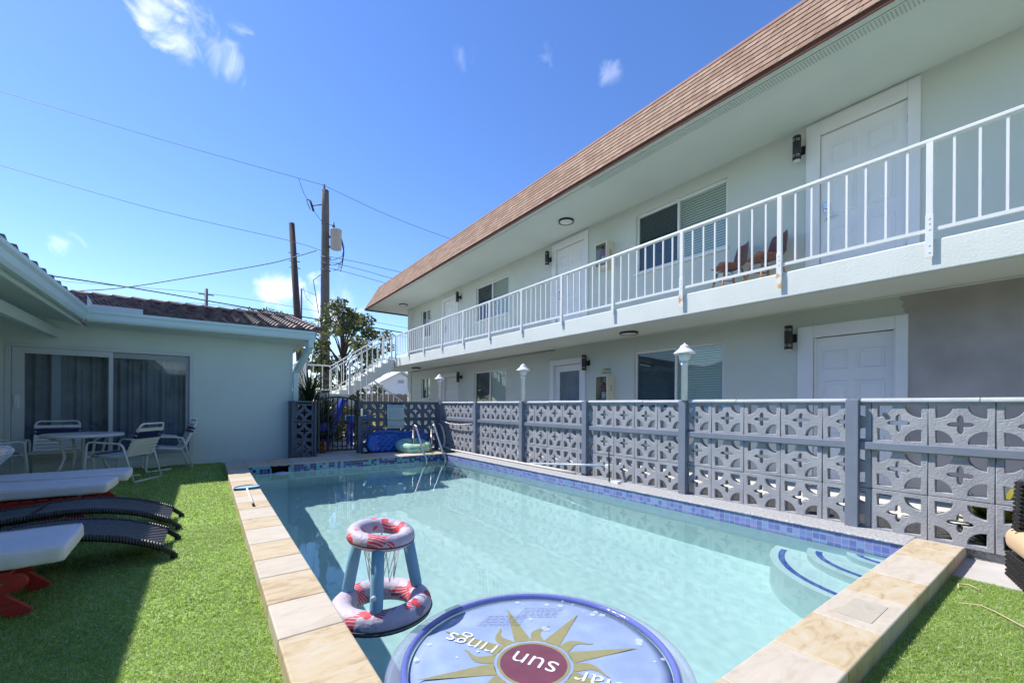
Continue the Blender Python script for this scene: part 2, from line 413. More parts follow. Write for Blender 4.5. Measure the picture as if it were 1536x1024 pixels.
M['tile'] = mat('purple_brown_tile', (.085, .045, .048), .6, (.13, .085, .085), 7, det=6, bump=.3, bs=40, bd=.006)
M['tile_face'] = mat('worn_tile', (.08, .055, .05), .7, (.19, .15, .14), 9, det=6, lo=.4, hi=.62)

def wicker(name, c, c2, fu, fv):
    m, nt, b = new_mat(name); tc = N(nt, 'ShaderNodeTexCoord')
    w = N(nt, 'ShaderNodeTexWave'); w.bands_direction = 'X'; w.inputs['Scale'].default_value = fu; w.inputs['Distortion'].default_value = 0
    w2 = N(nt, 'ShaderNodeTexWave'); w2.bands_direction = 'Y'; w2.inputs['Scale'].default_value = fv
    for q in (w, w2): nt.links.new(tc.outputs['UV'] if False else tc.outputs['Object'], q.inputs['Vector'])
    f = math_node(nt, 'MULTIPLY', w.outputs['Fac'], math_node(nt, 'ADD', math_node(nt, 'MULTIPLY', w2.outputs['Fac'], .5), .5))
    r = N(nt, 'ShaderNodeValToRGB'); e = r.color_ramp.elements; e[0].color = c4(c); e[1].color = c4(c2); e[0].position = .2; e[1].position = .7
    nt.links.new(f, r.inputs[0]); nt.links.new(r.outputs[0], b.inputs['Base Color']); b.inputs['Roughness'].default_value = .4
    bp = N(nt, 'ShaderNodeBump'); bp.inputs['Strength'].default_value = .8; bp.inputs['Distance'].default_value = .008
    nt.links.new(f, bp.inputs['Height']); nt.links.new(bp.outputs[0], b.inputs['Normal'])
    return m
M['wicker'] = wicker('charcoal_weave', (.012, .012, .016), (.055, .055, .065), 20, 12)
def diag_weave():
    m, nt, b = new_mat('diagonal_weave'); tc = N(nt, 'ShaderNodeTexCoord'); mp = N(nt, 'ShaderNodeMapping'); mp.inputs['Rotation'].default_value = (0, 0, R(28)); nt.links.new(tc.outputs['Object'], mp.inputs[0])
    w = N(nt, 'ShaderNodeTexWave'); w.bands_direction = 'X'; w.inputs['Scale'].default_value = 8.5; w.inputs['Distortion'].default_value = .6; w.inputs['Detail Scale'].default_value = 4; nt.links.new(mp.outputs[0], w.inputs['Vector'])
    w2 = N(nt, 'ShaderNodeTexWave'); w2.bands_direction = 'Y'; w2.inputs['Scale'].default_value = 11; nt.links.new(mp.outputs[0], w2.inputs['Vector'])
    f = math_node(nt, 'MULTIPLY', w.outputs['Fac'], math_node(nt, 'ADD', math_node(nt, 'MULTIPLY', w2.outputs['Fac'], .35), .65))
    r = N(nt, 'ShaderNodeValToRGB'); e = r.color_ramp.elements; e[0].color = (.012, .012, .016, 1); e[1].color = (.10, .10, .115, 1); e[0].position = .25; e[1].position = .85
    nt.links.new(f, r.inputs[0]); nt.links.new(r.outputs[0], b.inputs['Base Color']); b.inputs['Roughness'].default_value = .35
    bp = N(nt, 'ShaderNodeBump'); bp.inputs['Strength'].default_value = 1; bp.inputs['Distance'].default_value = .01; nt.links.new(f, bp.inputs['Height']); nt.links.new(bp.outputs[0], b.inputs['Normal']); return m
M['weave'] = diag_weave()
M['rattan'] = mat('black_rattan', (.012, .012, .012), .35, (.022, .02, .018), 30)
M['strand'] = mat('grey_strand', (.06, .06, .07), .4, (.04, .04, .05), 30)

def leaf_mat(name, c, c2, c3, tr=.3):
    m, nt, b = new_mat(name); geo = N(nt, 'ShaderNodeNewGeometry')
    r = N(nt, 'ShaderNodeValToRGB'); e = r.color_ramp.elements
    e[0].color = c4(c); e[1].color = c4(c3); e[1].position = .97; a = e.new(.6); a.color = c4(c2)
    nt.links.new(geo.outputs['Random Per Island'], r.inputs[0])
    nz = N(nt, 'ShaderNodeTexNoise'); nz.inputs['Scale'].default_value = 1.7; nz.inputs['Detail'].default_value = 4; nt.links.new(geo.outputs['Position'], nz.inputs['Vector'])
    vr = N(nt, 'ShaderNodeMapRange'); vr.inputs[1].default_value = .3; vr.inputs[2].default_value = .7; vr.inputs[3].default_value = .82; vr.inputs[4].default_value = 1.08; nt.links.new(nz.outputs[0], vr.inputs[0])
    hs_ = N(nt, 'ShaderNodeHueSaturation'); nt.links.new(vr.outputs[0], hs_.inputs['Value']); nt.links.new(r.outputs[0], hs_.inputs['Color'])
    nt.links.new(hs_.outputs[0], b.inputs['Base Color'])
    b.inputs['Roughness'].default_value = .4
    out = nt.nodes['Material Output']; t = N(nt, 'ShaderNodeBsdfTranslucent'); nt.links.new(hs_.outputs[0], t.inputs[0])
    mx = N(nt, 'ShaderNodeMixShader'); mx.inputs[0].default_value = tr
    nt.links.new(b.outputs[0], mx.inputs[1]); nt.links.new(t.outputs[0], mx.inputs[2]); nt.links.new(mx.outputs[0], out.inputs[0])
    return m
M['leaf_dark'] = leaf_mat('dark_leaf', (.04, .06, .025), (.13, .165, .06), (.42, .40, .12))
M['leaf_yellow'] = leaf_mat('yellow_green_leaf', (.05, .08, .012), (.15, .17, .02), (.35, .30, .04))
M['leaf_yucca'] = leaf_mat('yucca_leaf', (.012, .035, .012), (.025, .06, .02), (.06, .10, .03))
M['turf'] = leaf_mat('turf_blade', (.27, .42, .07), (.42, .57, .14), (.68, .72, .46), .5)
M['turf_base'] = mat('turf_backing', (.30, .44, .09), .95, (.22, .35, .07), 30)

# ------------------------------------------------------------------ camera
F_PX = 632.0; CX, CY = 768.0, 608.0; ROLL = R(.37); YAW = math.atan((768 - 310) / 632.0)
FW = Vector((math.sin(YAW), math.cos(YAW), 0)); RT = Vector((math.cos(YAW), -math.sin(YAW), 0)); UP = Vector((0, 0, 1))
cam = bpy.data.cameras.new('camera'); cam.sensor_width = 36; cam.lens = 36 * F_PX / 1536; cam.shift_y = (CY - 512) / 1536
cam.clip_start = .02; cam.clip_end = 2000
co = bpy.data.objects.new('camera', cam); col.objects.link(co)
r_ = RT * math.cos(ROLL) + UP * math.sin(ROLL); u_ = -RT * math.sin(ROLL) + UP * math.cos(ROLL); b_ = -FW
co.matrix_world = Matrix(((r_.x, u_.x, b_.x, 0), (r_.y, u_.y, b_.y, 0), (r_.z, u_.z, b_.z, 0), (0, 0, 0, 1)))
sc.camera = co
def at(u, v, w):
    """point at depth w metres in front of the viewpoint seen at photo pixel (u, v); used for the far poles and wires"""
    a = (u - CX) / F_PX; b = -(v - CY) / F_PX
    x = a * math.cos(ROLL) - b * math.sin(ROLL); y = a * math.sin(ROLL) + b * math.cos(ROLL)
    return (FW + RT * x + UP * y) * w

# ------------------------------------------------------------------ light and sky
SUN = Vector((-.46, .62, 1.0)).normalized()
elev = math.asin(SUN.z); azim = math.atan2(SUN.x, SUN.y)
L = bpy.data.lights.new('sun', 'SUN'); L.energy = 3.8; L.angle = R(.5); L.color = (1, .95, .87)
lo = bpy.data.objects.new('sun', L); col.objects.link(lo); lo.rotation_euler = (-SUN).to_track_quat('-Z', 'Y').to_euler()
L.cycles.is_caustics_light = True
W = bpy.data.worlds.new("World"); sc.world = W; W.use_nodes = True
nt = W.node_tree; bg = nt.nodes['Background']; bg.inputs[1].default_value = .15
sky = N(nt, 'ShaderNodeTexSky'); sky.sky_type = 'NISHITA'; sky.sun_disc = False
sky.sun_elevation = elev; sky.sun_rotation = azim; sky.ozone_density = 3.0; sky.air_density = 1.0; sky.dust_density = .1
tc = N(nt, 'ShaderNodeTexCoord')
def cloud(d, size, thr, seed, scale, amount, stretch=(1, 1, 1), rot=0):
    d = Vector(d).normalized()
    dp = N(nt, 'ShaderNodeVectorMath', operation='DISTANCE'); nt.links.new(tc.outputs['Generated'], dp.inputs[0]); dp.inputs[1].default_value = d
    mr = N(nt, 'ShaderNodeMapRange'); mr.interpolation_type = 'SMOOTHSTEP'
    mr.inputs[1].default_value = size; mr.inputs[2].default_value = size * .15; nt.links.new(dp.outputs['Value'], mr.inputs[0])
    mp = N(nt, 'ShaderNodeMapping'); mp.inputs['Location'].default_value = (seed, seed * 2, 0); mp.inputs['Scale'].default_value = stretch; mp.inputs['Rotation'].default_value = (0, rot, 0)
    nt.links.new(tc.outputs['Generated'], mp.inputs[0])
    n = N(nt, 'ShaderNodeTexNoise'); n.inputs['Scale'].default_value = scale; n.inputs['Detail'].default_value = 8; n.inputs['Distortion'].default_value = .6; n.inputs['Roughness'].default_value = .55
    nt.links.new(mp.outputs[0], n.inputs['Vector'])
    s = math_node(nt, 'ADD', math_node(nt, 'MULTIPLY', mr.outputs[0], .8), math_node(nt, 'MULTIPLY', math_node(nt, 'SUBTRACT', n.outputs[0], .5), 2.6))
    s = math_node(nt, 'MULTIPLY', s, math_node(nt, 'MINIMUM', math_node(nt, 'MULTIPLY', mr.outputs[0], 3.0), 1.0))
    m2 = N(nt, 'ShaderNodeMapRange'); m2.interpolation_type = 'SMOOTHSTEP'; m2.inputs[1].default_value = thr; m2.inputs[2].default_value = thr + .75; m2.inputs[4].default_value = amount
    nt.links.new(s, m2.inputs[0])
    return m2.outputs[0]
cl = [cloud(at(248, 38, 1), .075, .38, 3.1, 12, .65), cloud(at(300, 62, 1), .10, .36, 5.3, 13, .75), cloud(at(345, 90, 1), .085, .44, 6.3, 13, .6), cloud(at(285, 15, 1), .06, .7, 9.3, 12, .35),
      cloud(at(700, 78, 1), .075, .62, 1.7, 11, .35), cloud(at(845, 65, 1), .09, .75, 8.2, 11, .3), cloud(at(915, 105, 1), .05, .6, 2.2, 14, .25),
      cloud(at(420, 440, 1), .075, .32, 4.4, 13, .75), cloud(at(505, 455, 1), .11, .42, 2.4, 11, .7), cloud(at(105, 374, 1), .055, .66, 6.4, 16, .5)]
tot = cl[0]
for x in cl[1:]: tot = math_node(nt, 'MAXIMUM', tot, x)
mx = N(nt, 'ShaderNodeMix', data_type='RGBA'); hsv = N(nt, 'ShaderNodeHueSaturation'); hsv.inputs['Saturation'].default_value = 1.2; hsv.inputs['Hue'].default_value = .512; hsv.inputs['Value'].default_value = .9; nt.links.new(sky.outputs[0], hsv.inputs['Color'])
nt.links.new(tot, mx.inputs['Factor']); nt.links.new(hsv.outputs[0], mx.inputs[6]); mx.inputs[7].default_value = (6.6, 6.8, 7.3, 1)
nt.links.new(mx.outputs[2], bg.inputs[0])
sc.view_settings.view_transform = 'Standard'; sc.view_settings.look = 'None'; sc.view_settings.gamma = 1; sc.view_settings.exposure = .80
cy = sc.cycles
cy.max_bounces = 12; cy.diffuse_bounces = 5; cy.glossy_bounces = 5; cy.transmission_bounces = 8; cy.transparent_max_bounces = 24
cy.caustics_refractive = True; cy.caustics_reflective = False; cy.sample_clamp_indirect = 6; cy.use_denoising = True

# ================================================================== SETTING: ground, lawn, paving, water
def plane(name, x0, x1, y0, y1, z, m, kind='structure'):
    b = MB(); b.face([(x0, y0, z), (x1, y0, z), (x1, y1, z), (x0, y1, z)])
    o = b.build(name, m); tag(o, kind=kind); return o
# one sheet to the horizon, with the pool's pit left open
gb = MB(); GX = [-400, .27, 4.45, 400]; GY = [-300, .56, 8.6, 800]
for i in range(3):
    for j in range(3):
        if i == 1 and j == 1: continue
        gb.face([(GX[i], GY[j], -1.16), (GX[i + 1], GY[j], -1.16), (GX[i + 1], GY[j + 1], -1.16), (GX[i], GY[j + 1], -1.16)])
tag(gb.build('ground', M['ground']), kind='structure')
LZ = -1.085
b = MB(); b.box((-3.2, -4, -1.159), (.262, 9.44, LZ)); b.box((.262, -4, -1.159), (3.96, .545, LZ - .012))
tag(b.build('lawn', M['turf_base']), kind='structure')
b = MB(); b.box((3.965, -6, -1.158), (4.515, .55, -1.09)); tag(b.build('paving', M['concrete']), kind='structure')
b = MB(); b.box((4.62, -6, -1.157), (5.72, 16.9, -1.125)); tag(b.build('dark_strip', M['darkstrip']), kind='structure')  # darker, rougher ground strip beside the breeze block wall
b = MB(); b.box((5.72, -6, -1.157), (6.88, 18, -1.11)); tag(b.build('walkway', M['walkway']), kind='structure')
b = MB(); b.box((1.42, 9.2, -1.15), (4.6, 16.5, -1.04)); tag(b.build('courtyard_paving', M['concrete']), kind='structure')

# artificial turf blades
def turf(name, regions, seed):
    rnd = random.Random(seed); V = []; Fc = []
    for (x0, x1, y0, y1, z, n, h, w) in regions:
        for _ in range(n):
            x = rnd.uniform(x0, x1); y = rnd.uniform(y0, y1); a = rnd.uniform(0, 2 * PI); hh = h * rnd.uniform(.6, 1.2)
            dx = math.cos(a); dy = math.sin(a); lx = rnd.gauss(0, 1.2) * hh; ly = rnd.gauss(0, 1.2) * hh
            k = len(V); ww = w * .5
            V += [(x - dx * ww, y - dy * ww, z - .004), (x + dx * ww, y + dy * ww, z - .004),
                  (x + lx * .4 + dx * ww * .8, y + ly * .4 + dy * ww * .8, z + hh * .6), (x + lx * .4 - dx * ww * .8, y + ly * .4 - dy * ww * .8, z + hh * .6), (x + lx, y + ly, z + hh * .95)]
            Fc += [(k, k + 1, k + 2, k + 3), (k + 3, k + 2, k + 4)]
    me = bpy.data.meshes.new(name); me.from_pydata(V, [], Fc); me.materials.append(M['turf'])
    o = link(name, me); tag(o, kind='stuff'); return o
turf('artificial_grass', [(-1.3, .252, .9, 2.6, LZ, 78000, .015, .0034), (-1.6, .25, 2.6, 4.5, LZ, 52000, .016, .005), (-2.4, .25, 4.5, 7, LZ, 34000, .017, .008), (-2.6, .25, 7, 9.42, LZ, 16000, .018, .012),
                          (1.6, 3.95, -.5, .53, LZ - .012, 88000, .015, .0034)], 3)

# ================================================================== SWIMMING POOL
WZ = -1.135                                       # water level
XL, YN, YF = .51, .797, 7.93
def xr(y): return 4.205 - .0195 * (y - .8)        # the right side runs very slightly out of square
pool = thing('swimming_pool', 'turquoise swimming pool framed by cream and golden stone coping and blue tile', 'swimming pool', (2.3, 4.3, -1.09))
b = MB()
def fl(y): return -2.05 - .075 * (y - .8)
nx, ny = 8, 14
b.face([(XL, YN, fl(YN)), (xr(YN), YN, fl(YN)), (xr(YF), YF, fl(YF)), (XL, YF, fl(YF))])
basin_floor = b.build('pool_floor', M['plaster'], pool)
b = MB(); TB = -1.165
b.face([(XL, YN, fl(YN)), (XL, YF, fl(YF)), (XL, YF, TB), (XL, YN, TB)])
b.face([(xr(YN), YN, fl(YN)), (xr(YF), YF, fl(YF)), (xr(YF), YF, TB), (xr(YN), YN, TB)])
b.face([(XL, YN, fl(YN)), (xr(YN), YN, fl(YN)), (xr(YN), YN, TB), (XL, YN, TB)])
b.face([(XL, YF, fl(YF)), (xr(YF), YF, fl(YF)), (xr(YF), YF, TB), (XL, YF, TB)])
basin_wall = b.build('pool_wall', M['plaster'], pool)
# tile bands
b = MB(); TT = -1.015
b.face([(xr(YN), YN, TB), (xr(YF), YF, TB), (xr(YF), YF, TT), (xr(YN), YN, TT)])
band1 = b.build('tile_band', M['mosaic_sunlit'], pool); band1['label'] = 'iridescent blue tile band, coloured paler for the sunlight on it'
b = MB(); S0, S1 = .87, 1.12
for (x0, x1, z0, z1) in ((XL, S0, TB, TT), (S1, xr(YF), TB, TT), (S0, S1, -1.03, TT)):
    b.face([(x0, YF, z0), (x1, YF, z0), (x1, YF, z1), (x0, YF, z1)])
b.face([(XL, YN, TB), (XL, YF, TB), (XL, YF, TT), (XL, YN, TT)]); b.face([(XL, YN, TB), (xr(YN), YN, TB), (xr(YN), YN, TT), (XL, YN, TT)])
band2 = b.build('tile_band', M['mosaic_shaded'], pool); band2['label'] = 'dark blue and teal checker tile band, coloured as in shade'
b = MB()
b.face([(S0, YF + .25, -1.3), (S1, YF + .25, -1.3), (S1, YF + .25, -1.03), (S0, YF + .25, -1.03)])
b.face([(S0, YF, -1.03), (S1, YF, -1.03), (S1, YF + .25, -1.03), (S0, YF + .25, -1.03)])
for x in (S0, S1): b.face([(x, YF, -1.3), (x, YF + .25, -1.3), (x, YF + .25, -1.03), (x, YF, -1.03)])
b.build('skimmer_mouth', M['dark'], pool)
# coping: separate stone slabs, cream and golden by turns
def coping_slab(side, a0, a1, kind, lip=True):
    m = M['stone_gold' if kind else 'stone_cream']; q = MB()
    if side == 'left': prof = [(.25, -1.16), (.25, -1.0), (XL + .012, -1.0), (XL + .012, -1.022), (XL - .004, -1.026), (XL - .004, -1.16)]; fn = lambda u, z, t: (u, t, z)
    elif side == 'near': prof = [(.541, -1.16), (.541, -1.0), (YN + .012, -1.0), (YN + .012, -1.022), (YN - .004, -1.026), (YN - .004, -1.16)]; fn = lambda u, z, t: (t, u, z)
    else: prof = [(8.74, -1.16), (8.74, -1.001), (YF - .012, -1.001), (YF - .012, -1.02), (YF + .004, -1.024), (YF + .004, -1.16)] if lip else [(8.74, -1.16), (8.74, -1.001), (8.503, -1.001), (8.503, -1.16)]; fn = lambda u, z, t: (t, u, z)
    if side == 'far' and lip and a0 < 1.13 and a1 > .85: prof = [(8.74, -1.16), (8.74, -1.001), (YF - .012, -1.001), (YF - .012, -1.02), (YF + .27, -1.024), (YF + .27, -1.16)]
    q.prism(prof, fn, a0, a1); return q.build('coping_slab', m, pool, bevel=.009, segs=3)
rnd = random.Random(4)
js = [.541, 1.0, 1.42, 2.03, 2.41, 2.80, 3.13, 3.52, 3.95, 4.30, 4.72, 5.05, 5.42, 5.75, 6.12, 6.5, 6.85, 7.2, 7.6, 8.0, 8.5]
for k, (a, c) in enumerate(zip(js, js[1:])): coping_slab('left', a, c - .003, k % 2 == 0)
xs = [.525, .86, 1.20, 1.55, 1.98, 2.42, 2.87, 3.31, 3.83, 4.17, 4.40]
for k, (a, c) in enumerate(zip(xs, xs[1:])): coping_slab('near', a, c - .003, k % 2 == 0 or k == 9)
q = MB(); q.prism([(4.40, -1.16), (4.53, -1.16), (4.53, -1.06), (4.49, -1.012), (4.40, -1.0)], lambda a, c, t: (a, t, c), .541, YN + .012); q.build('coping_slab', M['stone_cream'], pool, bevel=.006)
q = MB(); q.box((2.50, .60, -1.0), (2.77, .735, -.9978)); q.build('stone_inlay', M['stone_patch'], pool)
xf_ = [.25, .525, .86, 1.2, 1.6, 1.95, 2.3, 2.7, 3.1, 3.45, 3.8, 4.06]
for k, (a, c) in enumerate(zip(xf_, xf_[1:])): coping_slab('far', a, c - .003, k % 4 == 2, lip=a > .5)
# rough curb along the breeze block wall
q = MB()
q.prism([(4.0, 0)] * 0 or [(.006, -.155), (.006, -.022), (-.014, -.018), (-.012, -.006), (.01, 0), (.55, 0), (.55, -.155)], lambda a, c, t: (xr(t) + a if a < .1 else 4.635, t, -1.004 + c), YN + .013, YF - .013)
curb = q.build('stone_curb', M['curb'], pool, bevel=.01)
q = MB(); q.box((4.53, -6, -1.157), (4.635, YN + .012, -1.03)); q.build('stone_curb', M['curb'], pool); q = MB(); q.box((4.462, YF - .01, -1.157), (4.635, 9.1, -1.005)); q.build('stone_curb', M['curb'], pool)
# corner entry steps
def arc(a, bb, n=26): return [(xr(YN) - a * math.cos(t), YN + bb * math.sin(t)) for t in [PI / 2 * i / n for i in range(n + 1)]]
steps = MB(); trims = []
for (a, bb, z) in ((.20, .37, -.10), (.50, .63, -.23), (.84, .88, -.38)):
    pts = arc(a, bb)
    steps.prism([(xr(YN) + .0, YN)] + pts, lambda p, q_, t: (min(p, xr(q_) - .001), q_, t), WZ + z, -2.2)
    trims.append((a, bb, WZ + z))
steps_o = steps.build('entry_steps', M['stepplaster'], pool, bevel=.02)
for (a, bb, z) in trims:
    q = MB(); p1 = arc(a - .06, bb - .06)[1:-2]; p2 = arc(a - .105, bb - .105)[1:-2]
    for i in range(len(p1) - 1):
        q.face([(*p1[i], z + .003), (*p1[i + 1], z + .003), (*p2[i + 1], z + .003), (*p2[i], z + .003)])
    tr = q.build('tile_trim', M['steptile'], steps_o)
    tr.cycles.is_caustics_receiver = True
for o in (basin_floor, basin_wall, steps_o, band1, band2): o.cycles.is_caustics_receiver = True
# water surface with small ripples
NX, NY = 170, 320; V = []; Fc = []
for j in range(NY + 1):
    yy = YN + (YF - YN) * j / NY
    for i in range(NX + 1):
        xx = XL + (xr(yy) - XL) * i / NX
        n1 = noise.noise(Vector((xx * 2.1, yy * 2.1, 1.3))); n2 = noise.noise(Vector((xx * 6 + n1, yy * 6, 4.2))); n3 = noise.noise(Vector((xx * 15, yy * 11, 7.7)))
        V.append((xx, yy, WZ + .0006 * n1 + .00034 * n2 + .00026 * n3))
for j in range(NY):
    for i in range(NX):
        k = j * (NX + 1) + i; Fc.append((k, k + 1, k + NX + 2, k + NX + 1))
me = bpy.data.meshes.new('water'); me.from_pydata(V, [], Fc)
for p in me.polygons: p.use_smooth = True
wm = bpy.data.materials.new('pool_water'); wm.use_nodes = True; wn = wm.node_tree; wn.nodes.clear()
g = N(wn, 'ShaderNodeBsdfGlass'); g.inputs['IOR'].default_value = 1.33; g.inputs['Roughness'].default_value = 0; g.inputs['Color'].default_value = (.875, .975, .975, 1)
wo = N(wn, 'ShaderNodeOutputMaterial'); wn.links.new(g.outputs[0], wo.inputs[0]); me.materials.append(wm)
water = link('water', me); tag(water, kind='structure'); water.cycles.is_caustics_caster = True

# ================================================================== APARTMENT BUILDING
XB = 6.87; YE = 16.9
bld = thing('apartment_building', 'two storey pale aqua apartment block with brown shingle mansard roof', 'building', (9, 6, -1.1))
def wall_grid(mb, const, axis, a0, a1, z0, z1, ops, depth, outward):
    """wall sheet at x=const (axis 'x') or y=const ('y') with rectangular openings and reveals going 'depth' inward"""
    A = sorted({a0, a1, *[o[0] for o in ops], *[o[1] for o in ops]}); Z = sorted({z0, z1, *[o[2] for o in ops], *[o[3] for o in ops]})
    P = (lambda a, z, d=0: (const + outward * -d, a, z)) if axis == 'x' else (lambda a, z, d=0: (a, const + outward * -d, z))
    for i in range(len(A) - 1):
        for j in range(len(Z) - 1):
            am = (A[i] + A[i + 1]) / 2; zm = (Z[j] + Z[j + 1]) / 2
            if any(o[0] < am < o[1] and o[2] < zm < o[3] for o in ops): continue
            mb.face([P(A[i], Z[j]), P(A[i + 1], Z[j]), P(A[i + 1], Z[j + 1]), P(A[i], Z[j + 1])])
    for o in ops:
        a, c, z, t = o
        mb.face([P(a, z), P(a, z, depth), P(a, t, depth), P(a, t)]); mb.face([P(c, z), P(c, z, depth), P(c, t, depth), P(c, t)])
        mb.face([P(a, z), P(c, z), P(c, z, depth), P(a, z, depth)]); mb.face([P(a, t), P(c, t), P(c, t, depth), P(a, t, depth)])
ZF2 = 1.70; ZF1 = -1.10
wins = [(3.52, 5.33, 2.62, 3.755), (9.69, 11.45, 2.62, 3.71), (14.80, 15.64, 2.62, 3.70), (3.565, 5.355, -.06, 1.08), (9.785, 11.545, -.06, 1.05), (14.81, 15.595, .24, 1.05)]
doors = [(1.326, 2.24, ZF2, 3.77), (6.74, 7.68, ZF2, 3.77), (12.70, 13.66, ZF2, 3.68), (1.43, 2.31, ZF1, .98), (6.78, 7.74, ZF1, .98), (12.67, 13.59, ZF1, .98)]
b = MB(); wall_grid(b, XB, 'x', -6, YE, -1.155, 4.0, wins + doors, .12, -1)
wall_o = b.build('wall', M['facade'], bld)
b = MB()
b.face([(XB, YE, -1.155), (14, YE, -1.155), (14, YE, 4.0), (XB, YE, 4.0)]); b.face([(14, -6, -1.155), (14, YE, -1.155), (14, YE, 4), (14, -6, 4)]); b.face([(XB, -6, -1.155), (14, -6, -1.155), (14, -6, 4), (XB, -6, 4)])
b.box((XB - .035, YE - .32, -1.11), (XB + .2, YE + .035, 3.998)); b.build('wall', M['facade'], bld)
# bare stucco patch with an irregular painted edge
b = MB(); rnd = random.Random(9); E_ = [(1.316, -1.10), (1.316, 1.132), (1.335, 1.14)]
pts = [(-6, -1.10), (1.312, -1.10), (1.312, 1.14), (1.36, 1.17), (1.345, 1.2), (1.38, 1.24), (1.36, 1.29), (1.40, 1.33), (1.385, 1.375), (-6, 1.375)]
b.prism(pts, lambda a, c, t: (t, a, c), XB - .004, XB + .02); b.build('stucco_patch', M['patch'], bld)['label'] = 'bare grey stucco patch beside the lower door'
# dark interior volume
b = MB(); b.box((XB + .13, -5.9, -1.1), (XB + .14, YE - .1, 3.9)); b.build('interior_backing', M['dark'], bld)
def window(op, dark_first=True, screen=True):
    y0, y1, z0, z1 = op; x = XB + .07; t = .045
    fr = MB()
    for (a, c, e, f) in ((y0, y1, z0, z0 + t), (y0, y1, z1 - t, z1), (y0, y0 + t, z0 + t, z1 - t), (y1 - t, y1, z0 + t, z1 - t)): fr.box((x - .03, a, e), (x + .03, c, f))
    ym = (y0 + y1) / 2; fr.box((x - .035, ym - t / 2, z0 + t), (x + .03, ym + t / 2, z1 - t))
    w = fr.build('window', M['trim'], bld, bevel=.004)
    for i, (a, c) in enumerate(((y0 + t, ym - t / 2), (ym + t / 2, y1 - t))):
        far = (i == 1)
        p = MB(); p.box((x - .004, a + .001, z0 + t + .001), (x + .004, c - .001, z1 - t - .001)); p.build('pane', M['screenglass' if far else 'glass'], w)
        s = MB(); z = z0 + .05; 
        while z < z1 - .05:
            s.face([(x + .022, a, z), (x + .018, c, z), (x + .034, c, z + .04), (x + .034, a, z + .04)]); z += .044
        s.build('blind', M['blind_dark' if far else 'blind'], w)
    s = MB(); s.box((XB - .05, y0 - .03, z0 - .05), (XB + .04, y1 + .03, z0 - .002)); s.build('sill', M['trim'], w, bevel=.005)
for wd in wins: window(wd)
def door(op, ty0, ty1, tz, glass=False, hinge_far=True, lock=True, label=None):
    y0, y1, z0, z1 = op
    d = MB(); xd = XB + (.02 if z0 > 0 else .05)
    if not glass:
        d.box((xd, y0 + .012, z0 + .01), (xd + .045, y1 - .012, z1 - .012))
        w = (y1 - y0); H = z1 - z0
        for (u0, u1) in ((.13, .44), (.56, .87)):
            for (v0, v1) in ((.085, .36), (.44, .70), (.775, .90)):
                a, c, e, f = y0 + u0 * w, y0 + u1 * w, z0 + v0 * H, z0 + v1 * H
                # raised moulding ring and panel
                for (g0, g1, h0, h1) in ((a, c, e, e + .018), (a, c, f - .018, f), (a, a + .018, e + .018, f - .018), (c - .018, c, e + .018, f - .018)):
                    d.box((xd - .007, g0, h0), (xd + .002, g1, h1))
                d.box((xd - .004, a + .035, e + .035), (xd + .002, c - .035, f - .035))
        do = d.build('door', M['trim'], bld, bevel=.005)
    else:
        st = .15
        d.box((xd, y0 + .012, z0 + .01), (xd + .045, y0 + st, z1 - .012)); d.box((xd, y1 - st, z0 + .01), (xd + .045, y1 - .012, z1 - .012))
        d.box((xd, y0 + st, z1 - .16), (xd + .045, y1 - st, z1 - .012)); d.box((xd, y0 + st, z0 + .01), (xd + .045, y1 - st, z0 + .2))
        do = d.build('door', M['trim'], bld, bevel=.005)
        p = MB(); p.box((xd + .015, y0 + st, z0 + .2), (xd + .025, y1 - st, z1 - .16)); p.build('pane', M['doorglass'], do)
        p = MB(); p.face([(xd + .035, y0 + st, z0 + .2), (xd + .035, y1 - st, z0 + .2), (xd + .035, y1 - st, z1 - .16), (xd + .035, y0 + st, z1 - .16)]); p.build('blind', M['curtain'], do)
    if label: do['label'] = label
    f = MB(); x0, x1 = XB - .028, XB + .015
    f.box((x0, ty0, z0), (x1, y0 + .006, tz)); f.box((x0, y1 - .006, z0), (x1, ty1, tz)); f.box((x0, y0 + .006, z1 - .006), (x1, y1 - .006, tz))
    for (a, c) in ((y0 + .006, y0 + .03), (y1 - .03, y1 - .006)): f.box((x1 + .001, a, z0), (XB + .12, c, z1 - .007))
    f.build('door_frame', M['trim'], do, bevel=.006)
    if lock:
        k = MB(); yl = (y1 - .085) if hinge_far else (y0 + .085)
        k.box((xd - .012, yl - .04, z0 + .98), (xd, yl + .04, z0 + 1.11)); k.lathe([(.03, 0), (.03, .02), (.02, .035)], (xd - .012, yl, z0 + 1.045), 14, Matrix.Rotation(-PI / 2, 4, 'Y'))
        k.build('deadbolt', M['steel'], do, bevel=.004)
        k = MB(); k.lathe([(.027, 0), (.027, .012), (.012, .014), (.012, .05)], (xd, yl, z0 + .90), 14, Matrix.Rotation(-PI / 2, 4, 'Y')); k.box((xd - .058, yl - .11, z0 + .888), (xd - .042, yl + .012, z0 + .912))
        k.build('handle', M['steel'], do, bevel=.003)
    h = MB(); yh = (y0 + .004) if hinge_far else (y1 - .004)
    for v in (.12, .5, .88): h.tube([(xd - .004, yh + .006, z0 + v * (z1 - z0) - .05), (xd - .004, yh + .006, z0 + v * (z1 - z0) + .05)], .008)
    h.build('hinge', M['steel'], do)
door(doors[0], 1.217, 2.40, 3.955); door(doors[1], 6.61, 7.82, 3.93); door(doors[2], 12.59, 13.78, 3.78)
door(doors[3], 1.316, 2.49, 1.137, hinge_far=False, lock=False); door(doors[4], 6.67, 7.87, 1.10, glass=True, hinge_far=False, label='white door with a tall glass pane'); door(doors[5], 12.555, 13.69, 1.11)
